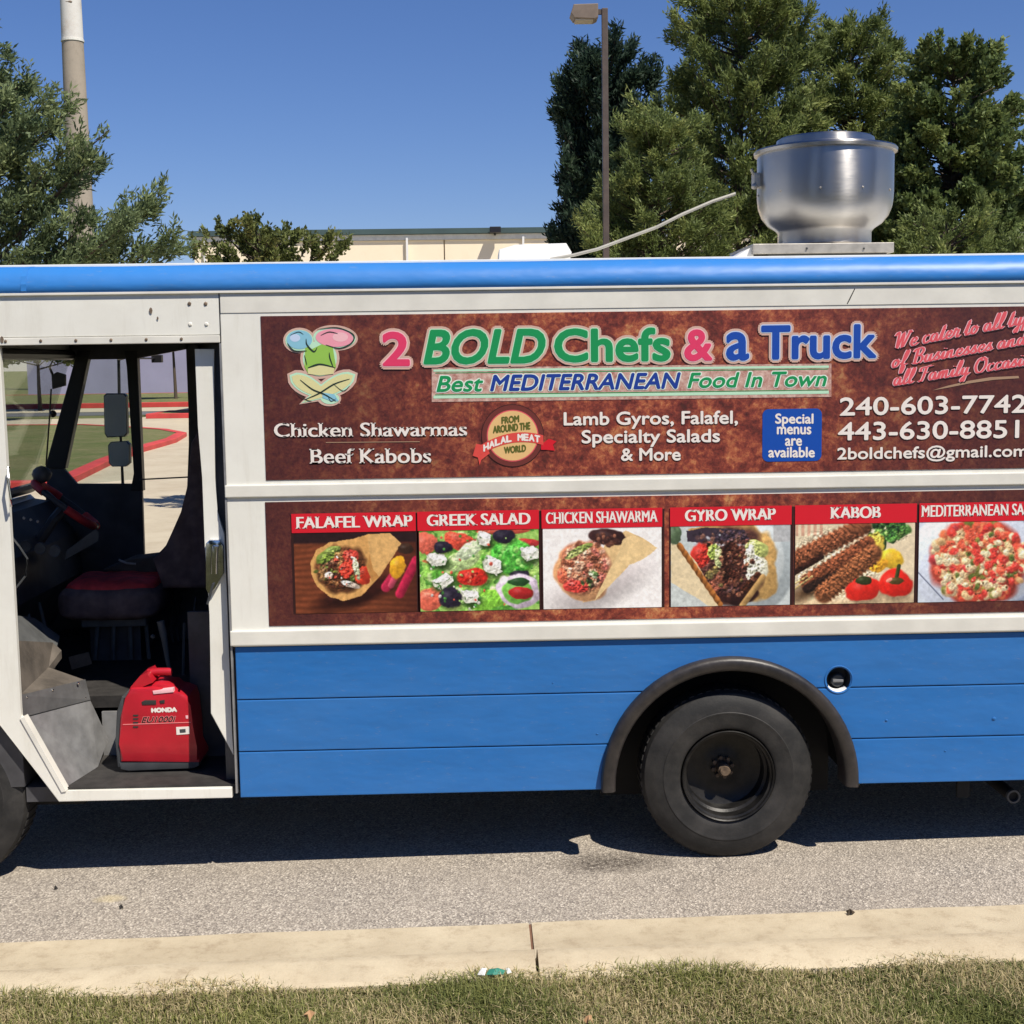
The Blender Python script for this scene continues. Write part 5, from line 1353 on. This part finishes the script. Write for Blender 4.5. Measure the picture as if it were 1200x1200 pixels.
def pic_greek():
    p = Pic(140, 92, (116, 184, 70), 2); p.put(p.nz(7), (196, 226, 130)); p.put((p.nz(10) > .56) * .7, (60, 130, 44))
    p.specks(70, 46, 74, 50, 40, [(150, 208, 90), (90, 160, 56), (206, 232, 160)], 4, 9)
    p.ell(6, 14, 15, 12, (232, 112, 90)); p.ell(47, 13, 18, 10, (226, 84, 64), .3); p.ell(123, 16, 19, 5, (206, 60, 60)); p.ell(12, 78, 16, 13, (232, 110, 86)); p.ell(96, 2, 30, 4, (214, 90, 70))
    p.ell(109, 30, 25, 20, (96, 196, 74)); p.specks(109, 30, 22, 18, 26, [(60, 160, 50), (150, 220, 110)], 2, 4); p.ell(82, 80, 30, 11, (140, 210, 70), -.2)
    p.ell(50, 34, 22, 11, (196, 222, 150), -.3); p.ell(60, 22, 20, 8, (216, 232, 190), -.6)
    p.ell(62, 54, 19, 10, (206, 48, 38), shade=.4); p.specks(62, 54, 13, 6, 12, [(232, 110, 80), (160, 30, 24)], 1, 3); p.ell(18, 37, 14, 3, (220, 90, 60), .2)
    for q in ((20, 33, 13, 8, .2), (76, 10, 9, 8, .5), (85, 41, 12, 10, .7), (27, 58, 13, 8, -.3), (58, 76, 11, 9, .2), (129, 28, 11, 9, 0)):
        c_, s_ = math.cos(q[4]), math.sin(q[4]); R_ = lambda a, b: (q[0] + a * c_ - b * s_, q[1] + a * s_ + b * c_)
        p.ell(q[0] + 1.5, q[1] + 3, q[2] * 1.1, q[3] * 1.1, (60, 90, 40), q[4], .5)
        p.poly([R_(-q[2], -q[3] * .6), R_(q[2] * .5, -q[3]), R_(q[2], -q[3] * .3), R_(-q[2] * .4, q[3] * .25)], (252, 252, 246), .05, 2.2)
        p.poly([R_(-q[2], -q[3] * .6), R_(-q[2] * .4, q[3] * .25), R_(-q[2] * .3, q[3]), R_(-q[2] * .9, q[3] * .4)], (206, 208, 190), .08, 2.0)
        p.poly([R_(-q[2] * .4, q[3] * .25), R_(q[2], -q[3] * .3), R_(q[2] * .95, q[3] * .5), R_(-q[2] * .3, q[3])], (230, 230, 216), .08, 2.0)
    for q in ((27, 19, 11, 7), (99, 8, 13, 8), (35, 77, 13, 12), (117, 52, 12, 5)): p.ell(q[0], q[1], q[2], q[3], (40, 34, 50), 0, .15, .2, .4)
    p.specks(70, 46, 72, 48, 60, [(240, 238, 226), (170, 214, 120), (70, 140, 60), (220, 90, 70)], 1, 2.4); p.tex(70, 46, 90, 60, .2, 3)
    p.ell(115, 70, 26, 20, (226, 208, 226), .1, .1); p.ell(115, 71, 19, 14, (120, 190, 80), .1); p.ell(118, 73, 14, 7, (176, 40, 40), .1); p.ell(116, 60, 12, 5, (40, 80, 40))
    return p
def pic_shaw():
    p = Pic(139, 91, (252, 248, 244), 3); p.ell(66, 66, 60, 22, (210, 202, 200), -.4, .8, .04, wob=.0)
    p.poly([(74, 14), (97, 4), (116, 12), (134, 24), (122, 34), (102, 42), (84, 60), (62, 82), (46, 84), (60, 60)], (232, 196, 140), .10)
    p.ell(45, 48, 34, 36, (222, 164, 116), .2, .08, .14); p.ell(48, 45, 29, 30, (176, 112, 84), .3, .15, .3)
    p.specks(50, 42, 25, 26, 70, [(202, 140, 110), (150, 86, 62), (124, 72, 54), (222, 170, 140), (196, 110, 96)], 2.5, 6)
    p.ell(76, 11, 23, 9, (58, 34, 34), .15); p.ell(44, 24, 16, 4, (120, 136, 70), -.4); p.ell(36, 30, 12, 3, (160, 170, 100), -.4); p.ell(38, 66, 15, 7, (216, 70, 62), .1); p.ell(22, 54, 6, 9, (222, 110, 80)); p.specks(56, 58, 12, 8, 16, [(70, 96, 52), (190, 200, 160), (60, 50, 40)], 1.5, 3.5)
    p.specks(74, 14, 20, 7, 26, [(110, 66, 52), (70, 40, 36), (150, 96, 74), (90, 54, 44)], 1.5, 3.5); p.tex(48, 46, 32, 32, .55)
    p.poly([(94, 14), (104, 8), (134, 24), (118, 36), (98, 44), (82, 62), (60, 82), (72, 58), (86, 34)], (238, 206, 150), .08)
    return p
def pic_gyro():
    p = Pic(140, 92, (206, 214, 212), 4)
    for r in (62, 54, 47): p.ell(86, 40, r, r + 4, (222, 230, 230) if r % 2 else (196, 206, 208), 0, .05, .03, wob=0)
    p.put(((p.X > 120) & (p.Y < 20)) * .6, (180, 176, 176)); p.ell(96, 46, 30, 46, (216, 172, 104), -.1, .1); p.poly([(20, 4), (40, 0), (96, 0), (108, 20), (114, 50), (96, 40), (86, 10), (30, 18)], (212, 166, 100))
    p.ell(68, 44, 42, 46, (84, 52, 46), .1, .15, .3); p.poly([(18, 6), (40, 2), (86, 6), (92, 16), (40, 20), (20, 18)], (62, 50, 62)); p.put(np.clip(1 - np.abs(p.Y - 20 - .04 * p.X) / 2, 0, 1) * (p.X > 26) * (p.X < 90), (186, 196, 206))
    p.specks(60, 50, 34, 34, 40, [(60, 34, 28), (104, 62, 50), (134, 120, 70), (150, 86, 66)], 3, 7)
    p.ell(34, 34, 12, 14, (204, 56, 46), .3, .2); p.ell(50, 30, 7, 9, (150, 170, 80)); p.ell(56, 36, 5, 12, (206, 216, 150)); p.ell(100, 28, 14, 10, (196, 206, 120), .3); p.ell(101, 50, 14, 15, (232, 230, 204), .2); p.ell(92, 36, 6, 14, (226, 224, 200), .2)
    p.caps((70, 30), (72, 66), 12, (84, 44, 34), 5); p.ell(78, 78, 26, 12, (52, 28, 26)); p.caps((86, 74), (102, 58), 5, (86, 46, 32), 3)
    p.specks(58, 12, 32, 6, 30, [(92, 66, 66), (50, 40, 50), (130, 90, 76), (170, 170, 176)], 1.2, 3); p.specks(76, 52, 22, 30, 40, [(110, 66, 50), (70, 40, 34), (136, 88, 66)], 1.5, 3.5); p.tex(70, 44, 44, 44, .6)
    p.poly([(0, 18), (14, 24), (30, 42), (46, 70), (58, 92), (40, 92), (20, 76), (0, 64)], (232, 212, 172), .08); p.caps((10, 22), (58, 90), 3.6, (206, 128, 62), 9); p.poly([(0, 66), (24, 78), (44, 92), (0, 92)], (206, 212, 208)); p.caps((84, 92), (108, 60), 4, (222, 176, 110)); p.ell(4, 10, 8, 12, (90, 110, 80))
    return p
def pic_kabob():
    p = Pic(139, 92, (236, 218, 184), 5); p.put(((p.X < 34) & (p.Y < 14) & (np.sin(p.X * .9) > 0)) * .5, (196, 120, 100)); p.ell(70, 90, 76, 14, (222, 196, 156), 0, .6)
    p.specks(108, 10, 26, 11, 60, [(52, 96, 44), (86, 136, 62), (34, 66, 34), (120, 160, 80)], 3, 6); p.ell(102, 24, 4, 9, (40, 70, 36))
    p.ell(92, 24, 12, 13, (244, 206, 84), -.3, .2); p.ell(112, 42, 15, 11, (244, 196, 56), .2, .2); p.ell(96, 48, 12, 9, (236, 170, 50)); p.ell(90, 36, 8, 8, (250, 220, 110))
    p.ell(40, 62, 54, 12, (120, 88, 60), -.5, .6)
    p.caps((-6, 44), (78, 4), 12, (176, 104, 70), 14); p.caps((-4, 57), (30, 38), 4, (60, 34, 26)); p.caps((14, 66), (84, 24), 10, (166, 94, 62), 13); p.caps((0, 74), (20, 60), 1.2, (226, 196, 130)); p.caps((0, 68), (14, 60), 1.0, (226, 196, 130)); p.caps((14, 74), (70, 50), 6, (52, 34, 28)); p.caps((34, 80), (90, 36), 12.5, (180, 110, 70), 14)
    p.tex(46, 46, 60, 44, .45); p.tex(108, 12, 28, 13, .5)
    p.ell(80, 76, 20, 14, (222, 44, 34), -.1, .12, .12, .3); p.ell(117, 70, 20, 16, (226, 42, 32), 0, .12, .12, .3); p.ell(80, 66, 10, 5, (50, 60, 30)); p.caps((118, 66), (121, 50), 2.6, (70, 84, 40)); p.ell(118, 67, 9, 4, (84, 70, 34)); p.ell(110, 66, 4, 2, (255, 150, 130), -.5)
    return p
def pic_med():
    p = Pic(148, 92, (214, 222, 232), 6); p.put(np.clip((p.X - 100) / 10, 0, 1), (150, 160, 182)); p.ell(64, 44, 78, 62, (214, 222, 236), 0, .06, .03, wob=0); p.put(np.clip((-p.X * .9 - p.Y + 26) / 8, 0, 1) * .0, (255, 255, 255)); p.put(np.clip(1 - np.abs(p.Y - 58 - p.X * 1.05) / 1.6, 0, 1) * (p.X < 30), (90, 96, 120))
    p.ell(70, 48, 58, 48, (178, 72, 58), 0, .1, .3)
    p.specks(70, 47, 58, 46, 230, [(222, 84, 62), (206, 60, 54), (232, 120, 80), (226, 190, 140), (232, 206, 160), (120, 120, 56), (196, 70, 72), (214, 170, 118)], 3.2, 7.5)
    p.specks(80, 45, 40, 36, 40, [(236, 208, 160), (90, 104, 48), (228, 96, 70)], 3, 6); p.specks(72, 46, 54, 42, 60, [(244, 222, 178), (236, 100, 74), (222, 70, 60)], 3.5, 6); p.specks(72, 46, 54, 42, 40, [(250, 170, 140), (90, 60, 34)], .8, 1.6); p.tex(70, 47, 60, 48, .2)
    return p
heads = [('FALAFEL WRAP', 344, 487, 348.5, 483, pic_falafel), ('GREEK SALAD', 491, 631, 501, 621, pic_greek), ('CHICKEN SHAWARMA', 636, 775, 640, 770, pic_shaw),
         ('GYRO WRAP', 786, 926, 803, 908, pic_gyro), ('KABOB', 932, 1072, 974, 1031, pic_kabob), ('MEDITERRANEAN SALAD', 1077, 1226, 1080, 1223, pic_med)]
for s, u0, u1, t0, t1, fn in heads:
    zt, zm, zbb = P(344, 602).z, P(344, 624.5).z, P(344, 716.5).z
    a, b = P(u0, 650).x, P(u1, 650).x
    flat([(a - .008, zbb - .012), (b + .014, zbb - .012), (b + .014, zt - .006), (a - .008, zt - .006)], -.0040, M['v_shadow'], men, 'picture_shadow')
    fn().mesh(u0, 624.5 - (u0 - 344) * .0185, u1, 716.5 - (u0 - 344) * .0185, men)
    flat([(a - .004, zm), (b + .004, zm), (b + .004, zt), (a - .004, zt)], -.0062, M['v_red'], men, 'heading_strip')
    vl = lambda v: v - (t0 - 344) * .0185
    lettering(s, t0, t1, vl(605.8), vl(619.2), 'v_white', men, -.0075, v_right=vl(619.2) - (t1 - t0) * .0185, style='serif', bold=.0030 if len(s) < 14 else .0018)

# ------------------------------------------------------------------ generator in the step well
GY = .235
gen = tag(empty('generator', (P(185, 900, GY).x, GY + .12, .416)), 'portable red generator with carry handle standing in the open doorway', 'generator')
go = Vector(gen.location)
def GP(pts, Y=GY): return [(P(u, v, Y).x - go.x, P(u, v, Y).z - go.z) for u, v in pts]
def gpart(pts, y0, y1, bev, nm, mt, par=gen): return MB().poly(GP(pts), y0 - go.y, y1 - go.y, bev).build(nm, mt, par, angle=40)
shell = gpart([(141, 893), (139.5, 872), (140.5, 840), (146, 818), (153, 807), (178, 806), (210, 812), (220, 816), (223, 826), (226, 850), (227.5, 877), (234, 890), (234, 894)], GY, GY + .22, .014, 'shell', M['genred'])
mb = MB()
hp = lambda u, v, y: Vector(((P(u, v, GY) - go).x, y - go.y, (P(u, v, GY) - go).z))
mb.hull([hp(*q, GY + .02) for q in ((147, 818), (152, 806), (163, 793), (171, 789.5), (178, 801), (166, 806), (162, 812), (164, 820))], [hp(*q, GY + .19) for q in ((147, 818), (152, 806), (163, 793), (171, 789.5), (178, 801), (166, 806), (162, 812), (164, 820))])
mb.tube([hp(168, 794, GY + .10), hp(180, 792.5, GY + .10), hp(196, 792.5, GY + .10)], .019, 12)
mb.build('handle', M['genred'], gen, angle=40)
gpart([(168, 806), (184, 803), (200, 805), (208, 812), (170, 812)], GY + .03, GY + .2, .006, 'top_cover', M['genred'])
gpart([(179, 809.5), (203, 806.5), (203.5, 811), (180, 813.5)], GY - .004, GY + .03, .002, 'caution_label', M['v_rose'])
gpart([(137, 900), (134.5, 870), (136, 835), (142, 817), (146, 818), (141, 838), (140, 870), (142, 893), (142, 900)], GY + .01, GY + .21, .006, 'end_panel', M['gengrey'])
gpart([(139, 894), (233, 891), (233, 898), (226, 901), (150, 904), (141, 902)], GY + .006, GY + .215, .006, 'base', M['gengrey'])
gpart([(166, 822.5), (170, 820.5), (183, 820.5), (183, 825.5), (167, 826)], GY - .003, GY + .01, .001, 'dark_slot', M['seam'])
gpart([(187, 821), (193, 820), (193, 824), (188, 824.5)], GY - .003, GY + .01, .001, 'dark_slot', M['seam'])
for v in (837.5, 841.5, 846, 851): gpart([(156, v), (162.5, v), (161.5, v + 1.8), (156, v + 1.8)], GY - .002, GY + .01, .0, 'vent_slot', M['seam'])
gpart([(144, 848.6), (223.5, 846), (223.5, 846.8), (144, 849.4)], GY - .0015, GY + .01, .0, 'panel_seam', M['v_pinktxt'])
pl = gpart([(206.5, 852), (222, 851.3), (222.3, 860), (207, 861)], GY - .002, GY + .01, .0, 'data_plate', M['v_white'])
gpart([(210.5, 854.5), (217.5, 854), (217.8, 858), (211, 858.6)], GY - .003, GY, .0, 'plate_print', M['gengrey'])
gpl = lambda u, v, Y=0: P(u, v, GY) - go
lettering('HONDA', 178, 207, 830.2, 834.6, 'v_white', gen, -.0012 + GY - go.y, v_right=833.6, bold=.0032, plane=gpl)
lettering('EU1000i', 166, 206, 840.5, 846.8, 'v_shadow', gen, -.0016 + GY - go.y, v_right=845.4, bold=.0008, shear=.3, halo=[(.0026, 'v_pinktxt')], plane=gpl)
gpart([(217.5, 838.5), (220.5, 838.3), (220.5, 842), (218, 842)], GY - .002, GY + .01, .0, 'badge_dot', M['v_rose'])

# ------------------------------------------------------------------ small litter
def litter(name, label, cat, u, v, h, pts, mats):
    g = G(u, v, h); root = tag(empty(name, g), label, cat)
    for pl_, mt, nm in pts:
        bm = MB(); A_ = [bm.bm.verts.new(p) for p in pl_]
        c_ = bm.bm.verts.new((sum(p[0] for p in pl_) / len(pl_), sum(p[1] for p in pl_) / len(pl_), max(p[2] for p in pl_) + .006))
        for i in range(len(A_)): bm.bm.faces.new((A_[i], A_[(i + 1) % len(A_)], c_))
        bm.build(nm, mt, root)
    return root
litter('crumpled_wrapper', 'crumpled green and white wrapper on the kerb at the grass edge', 'litter', 580, 1142, .142,
       [([(-.035, -.01, .004), (-.01, -.025, .010), (.03, -.012, .006), (.040, .010, .010), (.012, .020, .016), (-.02, .016, .014)], simple('green_wrapper', (0.03, 0.22, 0.16), .6), 'green_side'),
        ([(-.065, -.005, .003), (-.038, -.018, .006), (-.030, .010, .020), (-.055, .018, .012)], M['white_plastic'], 'white_side'), ([(.045, -.005, .003), (.062, .0, .006), (.055, .015, .014), (.04, .012, .016)], M['white_plastic'], 'white_side')], None)
def leafpts(s, a, z=.004):
    o = []
    for r, t in ((1, 0), (.45, .5), (.8, 1.0), (.4, 1.6), (.75, 2.3), (.35, 2.9), (.9, 3.5), (.4, 4.1), (.7, 4.7), (.4, 5.4)):
        o.append((s * r * math.cos(t + a), s * r * math.sin(t + a), z + .012 * math.sin(3 * t)))
    return o
litter('dead_leaf', 'curled dark brown leaf lying on the kerb right of the wheel', 'leaf', 996, 1071, .01, [(leafpts(.026, .3), simple('dark_leaf', (0.05, 0.035, 0.02), .8), 'blade')], None)
litter('dead_leaf', 'tan dry leaf lying in the grass, lower left', 'leaf', 363, 1191, .20, [(leafpts(.030, 1.3), simple('tan_leaf', (0.45, 0.26, 0.13), .8), 'blade')], None)
litter('dead_leaf', 'pale brown leaf lying in the grass at the bottom middle', 'leaf', 690, 1197, .20, [(leafpts(.022, 2.3), bpy.data.materials['tan_leaf'], 'blade')], None)
litter('pebble', 'small dark stone on the asphalt under the cab door, leftmost', 'stone', 65, 1042.5, .0, [(leafpts(.012, .1), M['seam'], 'stone_body')], None)
litter('pebble', 'small dark stone on the asphalt beside the pale patch', 'stone', 142, 1065, .0, [(leafpts(.013, .9), M['seam'], 'stone_body')], None)
